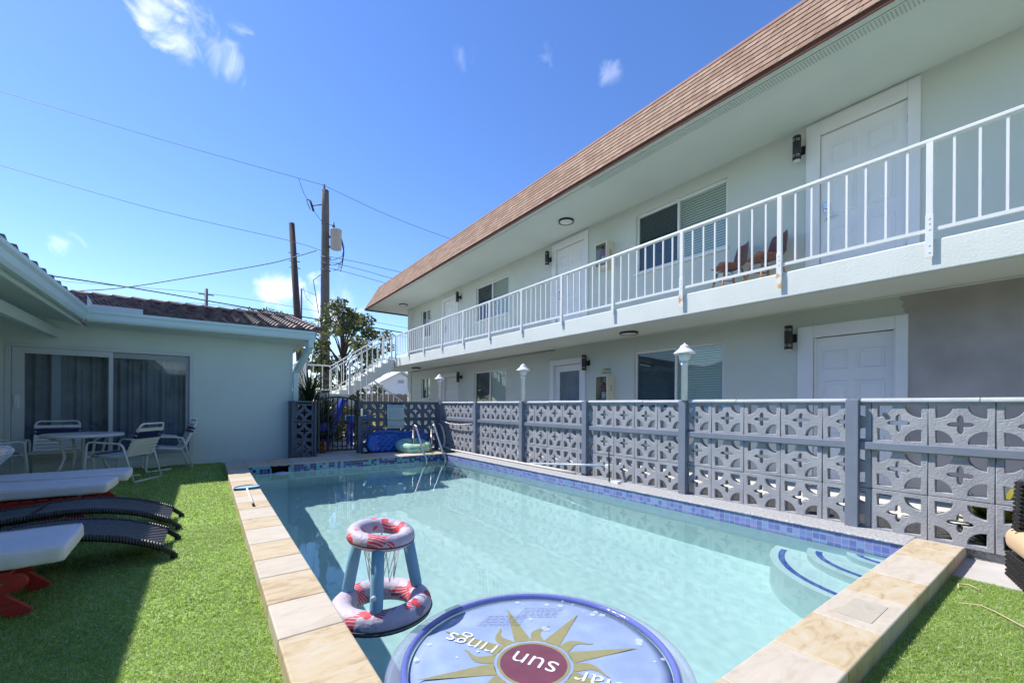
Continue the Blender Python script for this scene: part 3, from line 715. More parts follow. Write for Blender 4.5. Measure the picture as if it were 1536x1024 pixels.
# balcony slab (outer edge runs very slightly out of parallel)
def xs_(y): return 5.6525 - .027 * y
b = MB()
def sheet(b, y0, y1, prof):
    A = [b.v((x(y0), y0, z)) for x, z in prof]; B_ = [b.v((x(y1), y1, z)) for x, z in prof]; n = len(prof)
    for k in range(n): b.bm.faces.new((A[k], A[(k + 1) % n], B_[(k + 1) % n], B_[k]))
    b.bm.faces.new(A[::-1]); b.bm.faces.new(B_)
wallx = lambda y: XB - .004
sheet(b, -6, YE, [(xs_, 1.315), (xs_, 1.615), (wallx, 1.70), (wallx, 1.388)])
sl = b.build('balcony_slab', M['slab'], bld, bevel=.012)
b = MB(); sheet(b, -6, YE - .02, [(lambda y: xs_(y) + .02, 1.3115), (lambda y: xs_(y) + .02, 1.3145), (lambda y: XB - .005, 1.3865), (lambda y: XB - .005, 1.3835)]); b.box((XB - .06, -6, 1.37), (XB - .004, 14.5, 1.379)); b.build('balcony_soffit', M['ceil'], bld)
b = MB(); b.tube([(XB - .03, 7.7, 1.345), (XB - .03, 16.5, 1.345)], .02); b.build('conduit', M['grey_metal'], bld)
# roof: soffit, fascia, mansard
XE = 5.36; YR = 17.95
b = MB(); b.box((XE + .01, -6, 3.985), (5.52, YR - .05, 4.0)); b.box((5.535, -6, 3.987), (XB + .3, YR - .05, 4.003)); b.box((XB + .3, YE, 3.986), (14.4, YR - .05, 4.003)); b.build('soffit', M['ceil'], bld)
vent = MB()
for i in range(200):
    yy = -1.0 + i * .032
    for xx in (5.56, 5.595, 5.63, 5.665): vent.box((xx, yy, 3.9845), (xx + .02, yy + .011, 3.988))
vent.build('soffit_vent', mat('vent_shadow', (.33, .37, .35), .8), bld)['kind'] = 'stuff'
b = MB(); b.box((XE - .012, -6, 3.935), (XE + .008, YR + .01, 4.03)); b.box((XE + .009, YR - .03, 3.936), (14.4, YR + .01, 4.03)); b.build('fascia', M['brown_drip'], bld)
b = MB(); n_c = 9; Xt, Zb, Zt = 5.80, 3.995, 4.845
for i in range(n_c):
    f0, f1 = i / n_c, (i + 1) / n_c; lip = .014
    def ring(f, out): return XE - .02 - out + (Xt - XE) * f, YR + .02 + out - (Xt - XE) * f, Zb + (Zt - Zb) * f
    xa, ya, za = ring(f0, lip); xb, yb, zb = ring(f1 + .012, .001); xc, yc, zc = ring(f0, 0)
    b.face([(xa, -6, za), (xa, ya, za), (xb, yb, zb), (xb, -6, zb)]); b.face([(xa, ya, za), (14.5, ya, za), (14.5, yb, zb), (xb, yb, zb)])
    b.face([(xa, -6, za), (xa, ya, za), (xc, yc, zc - .004), (xc, -6, zc - .004)]); b.face([(xa, ya, za), (14.5, ya, za), (14.5, yc, zc - .004), (xc, yc, zc - .004)])
roof = b.build('roof', M['shingle'], bld)
b = MB(); b.box((Xt - .035, -6, Zt - .0), (14.5, YR - (Xt - XE) + .03, Zt + .035)); b.build('roof_cap', mat('pink_roof_cap', (.42, .24, .20), .8), roof)

# ================================================================== BALCONY RAILING
rl = thing('balcony_railing', 'long white metal railing with thin upright bars along the upper balcony', 'railing', (5.9, 7, 1.7))
XS0 = lambda y: 5.95 - .027 * y
def rz_(y): return 2.715 - .0145 * y
b = MB(); b.bar((XS0(-6) , -6, rz_(-6)), (XS0(14.86), 14.86, rz_(14.86)), .055, .04); b.build('top_rail', M['rail_white'], rl, bevel=.008)
b = MB(); b.bar((XS0(-6), -6, 1.80), (XS0(14.86), 14.86, 1.80), .03, .035); b.build('bottom_rail', M['rail_white'], rl)
PY = [-.38, .978, 2.342, 3.68, 4.985, 6.28, 7.565, 8.84, 10.1, 11.33, 12.53, 13.707, 14.86]
for k, y in enumerate(PY):
    p = MB(); x = XS0(y)
    p.box((x - .032, y - .026, 1.66), (x + .012, y + .026, rz_(y) - .02)); po = p.build('post', M['rail_white'], rl, bevel=.003)
    p = MB(); p.box((x - .036, y - .03, 1.52 if k < 5 else 1.60), (x - .0325 if k >= 0 else x, y + .03, 1.95 if k < 4 else 1.75))
    for q in (1.57, 1.64, 1.80, 1.86, 1.91):
        if q < 1.75 or k < 4: p.tube([(x - .041, y, q), (x - .034, y, q)], .008)
    pl = p.build('base_plate', M['rail_white'], po, bevel=.002)
    if k in (2, 3):
        p = MB(); p.box((x - .0385, y - .032, 1.50), (x - .0362, y + .032, 1.715)); p.build('rust_patch', M['rust'], po)['label'] = 'rust stained base plate'
bal = None
for a, c in zip(PY, PY[1:]):
    for i in range(1, 8):
        y = a + (c - a) * i / 8
        p = MB(); p.box((XS0(y) - .012, y - .01, 1.815), (XS0(y) + .008, y + .01, rz_(y) - .018)); p.build('baluster', M['rail_white'], rl)

rl.location = rl.location * .95; rl.scale = (.95, .95, .95)

# ================================================================== OUTDOOR STAIRCASE at the far end
st = thing('outdoor_staircase', 'white concrete outdoor staircase with landing and white metal rails behind the gate', 'staircase', (4, 15, -1.04))
b = MB(); b.box((2.35, 13.75, .16), (3.62, 16.1, .33)); b.build('landing', M['slab'], st, bevel=.01)
b = MB(); b.box((2.5, 15.2, -1.14), (2.75, 15.45, .16)); b.build('column', M['whitewash'], st); b = MB(); b.box((3.25, 13.9, -1.14), (3.45, 14.1, .16)); b.build('column', M['whitewash'], st)
def flight(name, xa, za, xb, zb, y0, y1, n):
    pts = []; dx = (xb - xa) / n; dz = (zb - za) / n
    top = []
    for i in range(n):
        top += [(xa + dx * i, za + dz * i), (xa + dx * i, za + dz * (i + 1))]
    top += [(xb, zb)]
    bot = [(xb, zb - .34), (xa + dx * .4, za - .2)] if zb > za else [(xb, zb - .03), (xa, za - .36)]
    b = MB(); b.prism(top + bot, lambda a, c, t: (a, t, c), y0, y1); return b.build(name, M['slab'], st)
flight('upper_flight', 3.62, .33, 5.52, 1.66, 14.95, 16.0, 8)
flight('lower_flight', 3.62, .33, 5.5, -1.0, 13.8, 14.8, 8)
def stair_rail(pts, gap=.17, low=.09):
    b = MB()
    for p, q in zip(pts, pts[1:]):
        p = Vector(p); q = Vector(q); b.bar(p, q, .045, .045); b.bar(p - Vector((0, 0, .86)), q - Vector((0, 0, .86)), .03, .03)
    b.build('handrail', M['rail_white'], st, bevel=.006)
    for p, q in zip(pts, pts[1:]):
        p = Vector(p); q = Vector(q); n = max(2, int((q - p).length / gap))
        for i in range(n + 1):
            r0 = p.lerp(q, i / n); w = .03 if i in (0, n) else .011
            c = MB(); c.box((r0.x - w, r0.y - w, r0.z - (1.0 if w > .02 else .86)), (r0.x + w, r0.y + w, r0.z - .01)); c.build('post' if w > .02 else 'baluster', M['rail_white'], st)
stair_rail([(3.35, 14.95, 1.16), (5.42, 14.95, 2.47)], .2)
stair_rail([(2.42, 16.05, 1.38), (3.62, 16.05, 1.38), (5.5, 16.05, 2.66)], .24)
stair_rail([(2.42, 16.0, 1.38), (2.42, 13.85, 1.38)], .24)
stair_rail([(3.66, 13.82, 1.3), (5.45, 13.82, .08)], .2)
b = MB(); b.bar((5.46, 14.93, 2.5), (5.54, 14.87, 2.5), .045, .045); b.build('handrail', M['rail_white'], st)

st.location = st.location * .95; st.scale = (.95, .95, .95)

# ================================================================== BREEZE BLOCK WALLS
BW, BH = .3435, .352
def block_mesh(name, m, w=BW, h=BH, th=.062, ext=0.0):
    cu = bpy.data.curves.new('tmp_curve', 'CURVE'); cu.dimensions = '2D'; cu.fill_mode = 'BOTH'; cu.extrude = th / 2; cu.bevel_depth = .004; cu.bevel_resolution = 1
    cu.offset = -.004
    def spl(pts):
        s = cu.splines.new('POLY'); s.points.add(len(pts) - 1)
        for p, q in zip(s.points, pts): p.co = (q[0], q[1], 0, 1)
        s.use_cyclic_u = True
    hw, hh = w / 2 - .0015, h / 2 - .0015
    spl([(-hw, -hh), (hw, -hh), (hw, hh), (-hw, hh)])
    ix, iy = w * .385, h * .40; rx, ry = w * .275, h * .268
    for sx in (-1, 1):
        for sy in (-1, 1):
            pts = [(sx * ix, sy * iy)] + [(sx * (ix - rx * math.cos(t)), sy * (iy - ry * math.sin(t))) for t in [PI / 2 * i / 8 for i in range(9)]]
            spl(pts)
    cr = []
    A, bb = .205 * w, .048 * w
    for k in range(4):
        a = k * PI / 2
        for (l, s_) in ((bb, bb * .9), (A * .55, bb * 1.0), (A * .85, bb * .7), (A, 0), (A * .85, -bb * .7), (A * .55, -bb * 1.0)):
            cr.append((l * math.cos(a) + s_ * math.sin(a), l * math.sin(a) - s_ * math.cos(a)))
    spl(cr)
    o = bpy.data.objects.new('tmp', cu); col.objects.link(o)
    dg = bpy.context.evaluated_depsgraph_get(); me = bpy.data.meshes.new_from_object(o.evaluated_get(dg)); bpy.data.objects.remove(o); bpy.data.curves.remove(cu)
    me.name = name; me.materials.clear(); me.materials.append(m)
    return me
XW = 4.5
bwall = thing('breeze_block_wall', 'blue grey breeze block wall with star cut outs along the pool', 'wall', (4.5, 4.5, -1.0))
bm_ = block_mesh('breeze_block', M['wallblue'])
rnd = random.Random(2)
for row, zc in enumerate((-.848, -.496, -.122)):
    for k in range(-3, 25):
        y = .574 + BW * k
        if y > 8.97: continue
        o = bpy.data.objects.new('breeze_block', bm_); col.objects.link(o); o.parent = bwall
        o.matrix_parent_inverse = Matrix.Translation(-bwall.location)
        o.matrix_basis = Matrix.Translation((XW + .034 + rnd.uniform(-.003, .003), y, zc)) @ Matrix.Rotation(R(rnd.uniform(-.5, .5)), 4, 'X') @ Matrix.Rotation(R(rnd.uniform(-.5, .5)), 4, 'Z') @ Matrix(((0, 0, 1, 0), (1, 0, 0, 0), (0, 1, 0, 0), (0, 0, 0, 1)))
WP = [-.36, 1.205, 2.785, 4.345, 5.875, 7.44, 9.02]
b = MB(); b.box((XW + .004, -.6, -.3185), (XW + .096, 9.0, -.2995)); b.build('course_band', M['wallblue'], bwall)
for k, y in enumerate(WP):
    p = MB(); p.box((XW - .064, y - .045, -1.004), (XW - .002, y + .045, .072)); p.build('post', M['railblue'], bwall, bevel=.004)
for a, c in zip(WP, WP[1:]):
    p = MB(); p.box((XW - .034, a + .046, -.345), (XW + .001, c - .046, -.285)); p.build('middle_rail', M['railblue'], bwall, bevel=.004)
rnd = random.Random(5)
for a, c in zip(WP, WP[1:]):
    a += .047; c -= .047; mid = a + (c - a) * rnd.uniform(.35, .65)
    for (e, f) in ((a, mid), (mid, c)):
        j = rnd.uniform(-.003, .003); p = MB()
        p.prism([(XW - .028, .05), (XW - .022, .042), (XW + .09, .042), (XW + .10, .05), (XW + .097, .066), (XW + .08, .078), (XW - .008, .078), (XW - .025, .066)], lambda u, v, t: (u, t, v + j), e, f - .003)
        p.build('cap_stone', M['cap'], bwall, bevel=.004)
b = MB(); b.tube([(XW - .012, 1.0, -.075 + .02), (XW + .0, 1.0, -.055)], .018, 12); b.build('pipe_stub', M['steel'], bwall)
# far wall (across the end of the pool)
YFW = 9.0
fwall = thing('breeze_block_fence', 'dark blue grey breeze block wall behind the pool ladder', 'wall', (3.5, YFW, -1.0))
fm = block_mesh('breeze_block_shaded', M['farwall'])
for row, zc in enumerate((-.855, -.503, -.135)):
    for k in range(5):
        o = bpy.data.objects.new('breeze_block', fm); col.objects.link(o); o.parent = fwall
        o.matrix_parent_inverse = Matrix.Translation(-fwall.location)
        o.location = (2.80 + .3435 * k + .01, YFW + .05, zc); o.rotation_euler = (PI / 2, 0, 0)
b = MB(); b.box((2.56, YFW + .0, -1.04), (2.636, YFW + .1, .055)); b.build('post', M['farwall'], fwall, bevel=.004); b = MB(); b.box((4.355, YFW + .003, -1.04), (4.41, YFW + .097, .055)); b.build('post', M['farwall'], fwall, bevel=.004)
b = MB(); b.box((2.55, YFW - .02, .041), (4.41, YFW + .115, .072)); b.build('cap_stone', M['farwall'], fwall, bevel=.006)
b = MB(); b.box((2.637, YFW + .002, -.326), (4.353, YFW + .098, -.312)); b.box((2.637, YFW + .002, -1.04), (4.353, YFW + .098, -1.032)); b.build('course_band', M['farwall'], fwall)
# pier by the house
pier = thing('breeze_block_pier', 'narrow blue grey breeze block pier between house corner and gate', 'wall', (1.55, 9.05, -1.08))
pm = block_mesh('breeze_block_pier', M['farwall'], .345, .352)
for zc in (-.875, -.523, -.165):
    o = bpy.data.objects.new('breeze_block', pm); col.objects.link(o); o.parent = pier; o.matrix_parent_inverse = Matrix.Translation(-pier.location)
    o.location = (1.545, YFW + .06, zc); o.rotation_euler = (PI / 2, 0, 0)
b = MB(); b.box((1.325, YFW - .005, -1.08), (1.371, YFW + .44, .03)); b.box((1.719, YFW - .005, -1.08), (1.76, YFW + .12, .03)); b.box((1.372, YFW + .0, -1.08), (1.718, YFW + .1, -1.052)); b.box((1.372, YFW, -.346), (1.718, YFW + .1, -.342)); b.build('frame', M['farwall'], pier, bevel=.004)
b = MB(); b.box((1.315, YFW - .02, .031), (1.77, YFW + .45, .062)); b.build('cap_stone', M['farwall'], pier, bevel=.005)
b = MB(); b.box((1.33, YFW - .06, -1.16), (1.78, YFW + .2, -1.081)); b.box((1.76, YFW - .25, -1.16), (2.6, YFW + .3, -1.01)); o = b.build('threshold', M['concrete'], pier)
b = MB(); b.box((2.601, 8.745, -1.158), (4.46, YFW + .2, -1.045)); b.build('deck_strip', M['concrete'], fwall)

# ================================================================== GATE
gate = thing('metal_gate', 'black metal gate with arched top and upright bars beside the pier', 'gate', (2.15, 9.05, -1.0))
b = MB(); b.box((1.79, 9.03, -.95), (1.825, 9.065, .085)); b.box((2.50, 9.03, -.95), (2.535, 9.065, .085)); b.box((1.825, 9.035, -.95), (2.5, 9.06, -.915)); b.box((1.825, 9.035, -.86), (2.5, 9.06, -.845))
b.tube([(1.79 + .745 * i / 14, 9.047, .085 + .065 * math.sin(PI * i / 14)) for i in range(15)], .016); b.build('frame', M['black'], gate)
for i in range(1, 8):
    x = 1.80 + .73 * i / 8; z = .085 + .065 * math.sin(PI * i / 8)
    p = MB(); p.tube([(x, 9.047, -.93), (x, 9.047, z)], .011); p.build('bar', M['black'], gate)
b = MB(); b.box((2.545, 9.02, -1.02), (2.585, 9.06, .30)); b.build('gate_post', M['black'], gate)
b = MB(); b.box((2.52, 8.985, -.22), (2.60, 9.02, -.10)); b.build('latch', M['black'], gate, bevel=.01)
b = MB(); b.box((2.605, 8.975, -.24), (2.645, 8.999, -.08)); b.build('strike_plate', M['steel'], gate)

# ================================================================== POST LAMPS on the wall
def lamp_proto():
    t = local(thing('post_lamp', '', 'lamp'))
    b = MB(); b.lathe([(.034, 0), (.034, .40), (.041, .401), (.041, .43), (.034, .431), (.034, .455)], n=20); b.build('post', M['lampwhite'], t)
    b = MB(); b.lathe([(.034, .455), (.045, .46), (.045, .475), (.06, .478), (.066, .50), (.06, .505), (.06, .512), (.072, .515), (.072, .527), (.058, .53)], n=24); b.build('collar', M['lampwhite'], t)
    b = MB(); b.lathe([(.02, .533), (.118, .534), (.121, .541), (.118, .548), (.09, .567), (.066, .592), (.055, .60), (.053, .612), (.045, .628), (.026, .64), (.012, .644), (.012, .655), (.004, .66)], n=28); b.build('hood', M['lampwhite'], t)
    return t
lp = lamp_proto()
for i, (y, lab) in enumerate(((2.735, 'largest white post lamp with hood, standing on the breeze block wall nearest the camera'), (5.79, 'white hooded post lamp on the breeze block wall, middle one of three'), (9.045, 'farthest white hooded post lamp, on the wall corner behind the ladder'))):
    o = lp if i == 0 else copy_tree(lp)
    o.location = (4.455, y + .03, .0725); o['label'] = lab; o['group'] = 'white post lamps on the breeze block wall'

# ================================================================== THINGS ON THE FACADE
def sconce_proto():
    t = local(thing('wall_lamp', '', 'lamp'))
    b = MB(); b.lathe([(.048, -.17), (.052, -.168), (.052, .168), (.048, .17)], (-.13, 0, 0), 24)
    for z in (-.125, -.105, -.085, .085, .105, .125): b.torus((-.13, 0, z), .0525, .0018, 24, 6)
    b.build('lamp_body', M['black'], t)
    b = MB()
    for z in (-.12, -.10, .10, .12):
        for s in (-1, 1):
            q = [(-.13 + .054 * math.cos(a), .054 * math.sin(a), z + .006 * math.sin(a)) for a in [PI + s * (.15 + .9 * i / 5) for i in range(6)]]
            b.tube(q, .0028, 5)
    b.build('light_slot', M['alu'], t)
    b = MB(); b.box((-.08, -.032, -.03), (-.012, .032, .03)); b.box((-.012, -.06, -.06), (0, .06, .06)); b.build('bracket', M['black'], t, bevel=.004)
    b = MB(); b.lathe([(.046, -.176), (.047, -.171)], (-.13, 0, 0), 24); b.build('lens', M['lampglass'], t)
    return t
sp = sconce_proto()
SL = [(2.475, 3.655, 'black cylinder wall lamp left of the nearest upstairs white door'), (7.87, 3.605, 'black wall lamp left of the middle upstairs door'), (12.44, 3.60, 'small black wall lamp right of the farthest upstairs door'),
      (2.565, .995, 'black wall lamp left of the white door on the ground floor near the grey patch'), (6.60, .955, 'black wall lamp right of the glass paned ground floor door'), (12.36, .935, 'small black wall lamp right of the farthest ground floor door')]
for i, (y, z, lab) in enumerate(SL):
    o = sp if i == 0 else copy_tree(sp); o.location = (XB - .001, y, z); o['label'] = lab; o['group'] = 'black wall lamps beside the doors'
def ceil_proto():
    t = local(thing('ceiling_light', '', 'lamp'))
    b = MB(); b.lathe([(.165, 0), (.165, -.035), (.15, -.038), (.148, -.03)], n=36); b.build('rim', M['black'], t)
    b = MB(); b.lathe([(.147, -.029), (.12, -.034), (.02, -.036)], n=36); b.build('diffuser', M['lampglass'], t)
    return t
cp = ceil_proto()
for i, (p, lab) in enumerate((((6.25, 6.68, 3.984), 'round ceiling light with black rim under the roof above the middle door'), ((6.17, 4.93, 1.338), 'round ceiling light with black rim under the balcony, above the extinguisher box'),
                              ((6.31, 16.1, 3.984), 'small round ceiling light under the far end of the roof'), ((6.1, 14.3, 1.334), 'small dark ceiling light under the far end of the balcony'))):
    o = cp if i == 0 else copy_tree(cp); o.location = p; o['label'] = lab; o['group'] = 'round ceiling lights'

def text_mesh(name, body, size, m, ext=.001, shear=0, align='CENTER', offset=0):
    cu = bpy.data.curves.new('tmp_text', 'FONT'); cu.body = body; cu.size = size; cu.extrude = ext; cu.align_x = align; cu.align_y = 'CENTER'; cu.shear = shear; cu.offset = offset
    o = bpy.data.objects.new('tmp', cu); col.objects.link(o); dg = bpy.context.evaluated_depsgraph_get()
    me = bpy.data.meshes.new_from_object(o.evaluated_get(dg)); bpy.data.objects.remove(o); bpy.data.curves.remove(cu)
    me.name = name; me.materials.clear(); me.materials.append(m); return me
def place_mesh(name, me, parent, X, Y, Z, loc):
    X, Y, Z = Vector(X), Vector(Y), Vector(Z)
    Mx = Matrix(((X.x, Y.x, Z.x, loc[0]), (X.y, Y.y, Z.y, loc[1]), (X.z, Y.z, Z.z, loc[2]), (0, 0, 0, 1)))
    me.transform(Mx); return link(name, me, parent)
def ext_box(y0, y1, z0, z1, lab):
    t = thing('extinguisher_cabinet', lab, 'cabinet', (XB, (y0 + y1) / 2, z0)); t['group'] = 'cream extinguisher cabinets on the facade'
    xf = XB - .2; w = .028; b = MB()
    b.box((xf, y0, z0), (XB - .001, y0 + .012, z1)); b.box((xf, y1 - .012, z0), (XB - .001, y1, z1)); b.box((xf, y0 + .012, z0), (XB - .001, y1 - .012, z0 + .012)); b.box((xf, y0 + .012, z1 - .012), (XB - .001, y1 - .012, z1)); b.box((XB - .014, y0 + .012, z0 + .012), (XB - .002, y1 - .012, z1 - .012))
    b.build('box', M['cream'], t, bevel=.002)
    b = MB(); b.box((xf - .012, y0 - .004, z0 - .004), (xf - .001, y0 + w, z1 + .004)); b.box((xf - .012, y1 - w, z0 - .004), (xf - .001, y1 + .004, z1 + .004)); b.box((xf - .012, y0 + w, z0 - .004), (xf - .001, y1 - w, z0 + w)); b.box((xf - .012, y0 + w, z1 - w), (xf - .001, y1 - w, z1 + .004)); b.build('door_frame', M['cream'], t, bevel=.002)
    b = MB(); b.box((xf - .006, y0 + w, z0 + w), (xf - .004, y1 - w, z1 - w)); b.build('pane', M['glass'], t)
    me = text_mesh('lettering', 'FIRE', .075, M['sunmaroon']); place_mesh('lettering', me, t, (0, 0, -1), (1, 0, 0), (0, -1, 0), (XB - .10, y0 - .0005, (z0 + z1) / 2 + .03))
    return t
def extinguisher(y, z0, lab):
    t = thing('fire_extinguisher', lab, 'fire extinguisher', (XB - .1, y, z0)); t['group'] = 'fire extinguishers'
    c = (XB - .10, y, z0)
    b = MB(); b.lathe([(.055, 0), (.06, .01), (.06, .30), (.05, .335), (.022, .35), (.022, .37)], c, 20); b.build('cylinder', M['redpaint'], t)
    b = MB(); b.lathe([(.0612, .07), (.0612, .22)], c, 20); b.build('paper_label', M['white'], t)
    b = MB(); b.box((c[0] - .055, y - .015, z0 + .37), (c[0] + .03, y + .015, z0 + .40)); b.bar((c[0] - .08, y, z0 + .43), (c[0] + .02, y, z0 + .395), .02, .012); b.build('valve', M['black'], t)
    b = MB(); b.tube([(c[0], y + .02, z0 + .385), (c[0], y + .075, z0 + .37), (c[0], y + .088, z0 + .26), (c[0], y + .078, z0 + .1)], .011); b.build('hose', M['black'], t)
ext_box(5.90, 6.23, 2.90, 3.42, 'cream framed extinguisher cabinet on the upstairs wall behind the railing'); extinguisher(6.06, 2.92, 'red fire extinguisher inside the upstairs cream cabinet')
ext_box(5.86, 6.20, .06, .64, 'cream extinguisher cabinet on the ground floor wall right of the glass door'); extinguisher(6.03, .075, 'red fire extinguisher with black hose inside the ground floor cream cabinet')
sg = thing('camera_sign', 'small yellow and black sign above the ground floor extinguisher cabinet', 'sign', (XB, 6.1, .7))
b = MB(); b.box((XB - .006, 5.93, .69), (XB - .001, 6.20, .83)); b.build('sign_plate', mat('pale_sign', (.62, .62, .48), .5), sg)
b = MB(); b.lathe([(.038, 0), (.038, .004)], (XB - .006, 6.145, .775), 20, Matrix.Rotation(-PI / 2, 4, 'Y')); b.build('smile_emblem', M['toyyellow'], sg)
me = text_mesh('lettering', 'SMILE', .065, M['black']); place_mesh('lettering', me, sg, (0, -1, 0), (0, 0, 1), (-1, 0, 0), (XB - .008, 6.02, .775))
me = text_mesh('lettering', "YOU'RE ON CAMERA", .028, M['black']); place_mesh('lettering', me, sg, (0, -1, 0), (0, 0, 1), (-1, 0, 0), (XB - .008, 6.065, .712))

# two brown shell chairs on the balcony
def shell_proto():
    t = local(thing('shell_chair', '', 'chair'))
    b = MB(); n = 10; prof = [(-.22, .445), (-.15, .43), (0, .42), (.12, .425), (.17, .45), (.20, .52), (.23, .65), (.25, .76), (.255, .82)]
    rows = []
    for i, (y, z) in enumerate(prof):
        hw = (.17, .21, .225, .225, .225, .22, .21, .19, .15)[i]
        rows.append([(hw * (2 * k / n - 1), y - (.05 * abs(2 * k / n - 1) ** 2 if i > 4 else 0), z + (.04 * abs(2 * k / n - 1) ** 3 if i < 5 else 0)) for k in range(n + 1)])
    for r0, r1 in zip(rows, rows[1:]):
        for k in range(n): b.face([r0[k], r0[k + 1], r1[k + 1], r1[k]])
    bmesh.ops.remove_doubles(b.bm, verts=b.bm.verts, dist=1e-5)
    o = b.build('seat_shell', M['brownshell'], t, smooth=True); sm = o.modifiers.new('s', 'SOLIDIFY'); sm.thickness = .012; ss = o.modifiers.new('ss', 'SUBSURF'); ss.levels = 1; ss.render_levels = 1
    for sx in (-1, 1):
        for sy in (-1, 1):
            l = MB(); l.tube([(sx * .13, sy * .12, .40), (sx * .22, sy * .21, 0)], .016, 10, radii=[.018, .011]); l.build('leg', M['brownwood'], t)
    l = MB()
    for sx in (-1, 1): l.tube([(sx * .16, -.15, .30), (sx * .16, .15, .30)], .006); l.tube([(sx * .13, -.12, .41), (-sx * .13, .12, .41)], .006)
    l.tube([(-.16, -.15, .3), (.16, .15, .3)], .005); l.build('wire_brace', M['black'], t)
    return t
shp = shell_proto()
for i, (x, y, a, lab) in enumerate(((6.5, 2.78, R(236), 'brown shell chair behind the balcony railing, nearer the white door'), (6.5, 3.30, R(232), 'brown shell chair behind the balcony railing, nearer the window'))):
    o = shp if i == 0 else copy_tree(shp); o.location = (x, y, 1.675); o.rotation_euler.z = a; o.scale = (1.02, 1.02, 1.02); o['label'] = lab; o['group'] = 'brown shell chairs on the balcony'

# ================================================================== LEFT HOUSE
YH = 9.45; XG = -1.49; YG = 8.72
hs = thing('house', 'low aqua house with purple brown barrel tile roof and white sliding doors', 'house', (-1, 10.5, -1.1))
sd = (-2.42, -.19, -.93, .895)
b = MB(); wall_grid(b, YH, 'y', -3.05, 1.40, -1.155, 1.22, [sd], .14, -1)
b.face([(-3.05, YH, 1.22), (XG - .06, YH, 1.22), (XG - .06, YH, 1.30), (-3.05, YH, 1.62)]); b.face([(1.40, YH, -1.155), (1.40, 16, -1.155), (1.40, 16, 1.22), (1.40, YH, 1.22)]); b.face([(-3.05, YH, -1.155), (-3.05, -6, -1.155), (-3.05, -6, 1.5), (-3.05, YH, 1.5)])
b.build('wall', M['house'], hs)
b = MB(); b.box((-2.6, YH - .012, -1.12), (1.40, YH - .001, -.99)); b.build('plinth', M['house'], hs)
# sliding door
fr = MB(); y0, y1 = YH - .012, YH + .10
for (a, c, e, f) in ((sd[0], sd[1], sd[3] - .06, sd[3]), (sd[0], sd[1], sd[2], sd[2] + .06), (sd[0], sd[0] + .06, sd[2] + .06, sd[3] - .06), (sd[1] - .06, sd[1], sd[2] + .06, sd[3] - .06)): fr.box((a, y0, e), (c, y1, f))
sdo = fr.build('sliding_door', M['alu'], hs, bevel=.004)
def leaf(x0, x1, y, st_l, st_r, m, name):
    q = MB(); z0, z1 = sd[2] + .062, sd[3] - .062
    q.box((x0, y, z0), (x0 + st_l, y + .035, z1)); q.box((x1 - st_r, y, z0), (x1, y + .035, z1)); q.box((x0 + st_l, y, z0), (x1 - st_r, y + .035, z0 + .09)); q.box((x0 + st_l, y, z1 - .09), (x1 - st_r, y + .035, z1))
    o = q.build(name, m, sdo, bevel=.003)
    q = MB(); q.box((x0 + st_l, y + .012, z0 + .09), (x1 - st_r, y + .02, z1 - .09)); q.build('pane', M['doorglass'], sdo)
leaf(-2.355, -1.25, YH + .0, .13, .05, M['alu'], 'door_leaf'); leaf(-1.30, -.255, YH + .042, .05, .05, M['grey_metal'], 'screen_leaf')
q = MB(); q.box((-2.33, YH - .02, -.10), (-2.27, YH - .001, .12)); q.box((-2.315, YH - .045, -.06), (-2.295, YH - .02, .08)); q.build('handle', M['white'], sdo, bevel=.004)
cur = MB(); n = 160
for i in range(n):
    def cx_(i): x = -2.36 + 2.11 * i / n; return (x, YH + .22 + .035 * math.sin(x * 34 + 2 * math.sin(x * 5)) + .02 * math.sin(x * 71))
    (xa, ya), (xb, yb) = cx_(i), cx_(i + 1)
    f = cur.face([(xa, ya, sd[2]), (xb, yb, sd[2]), (xb, yb, sd[3]), (xa, ya, sd[3])])
cur.build('curtain', M['curtain'], sdo)
q = MB(); q.box((-1.97, YH + .125, sd[2]), (-1.87, YH + .14, sd[3])); q.build('blind_stack', M['alu'], sdo)
b = MB(); b.face([(-3.05, -5.2, -1.155), (4.4, -5.2, -1.155), (4.4, -5.2, 1.5), (-3.05, -5.2, 1.5)]); b.box((-3.05, -5.1, 1.24), (4.4, -3.9, 1.42)); b.build('wall', M['house'], hs)  # unseen back wing and porch, added to darken the door glass reflections
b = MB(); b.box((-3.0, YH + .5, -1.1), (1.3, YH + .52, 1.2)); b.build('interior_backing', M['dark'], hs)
# eaves: soffits, gutters, beam
b = MB(); b.box((XG - .02, YG + .1, 1.205), (1.66, YH - .001, 1.22)); b.build('soffit', M['house'], hs)
b = MB(); b.prism([(-3.05, 1.50), (XG - .08, 1.215), (XG - .08, 1.235), (-3.05, 1.52)], lambda a, c, t: (a, t, c), -6, YH - .002); b.build('porch_ceiling', M['house'], hs)
b = MB(); b.box((-1.93, -6, 1.0), (-1.855, YH - .002, 1.145)); b.build('porch_beam', M['house'], hs, bevel=.004)
b = MB(); b.box((XG - .075, -6, 1.17), (XG - .045, YG + .3, 1.34)); b.build('fascia', M['house'], hs)
gp = [(0, 1.215), (.05, 1.215), (.07, 1.25), (.075, 1.31), (.095, 1.34), (.095, 1.375), (.085, 1.375), (.083, 1.35), (0, 1.35)]
b = MB(); b.prism(gp, lambda a, c, t: (XG - .02 + a, t, 1.215 + (c - 1.215) * 1.2), -6, YG + .02)
b.prism(gp, lambda a, c, t: (t, YG + .06 - a, c), XG + .05, 1.67); b.build('gutter', M['housetrim'], hs)
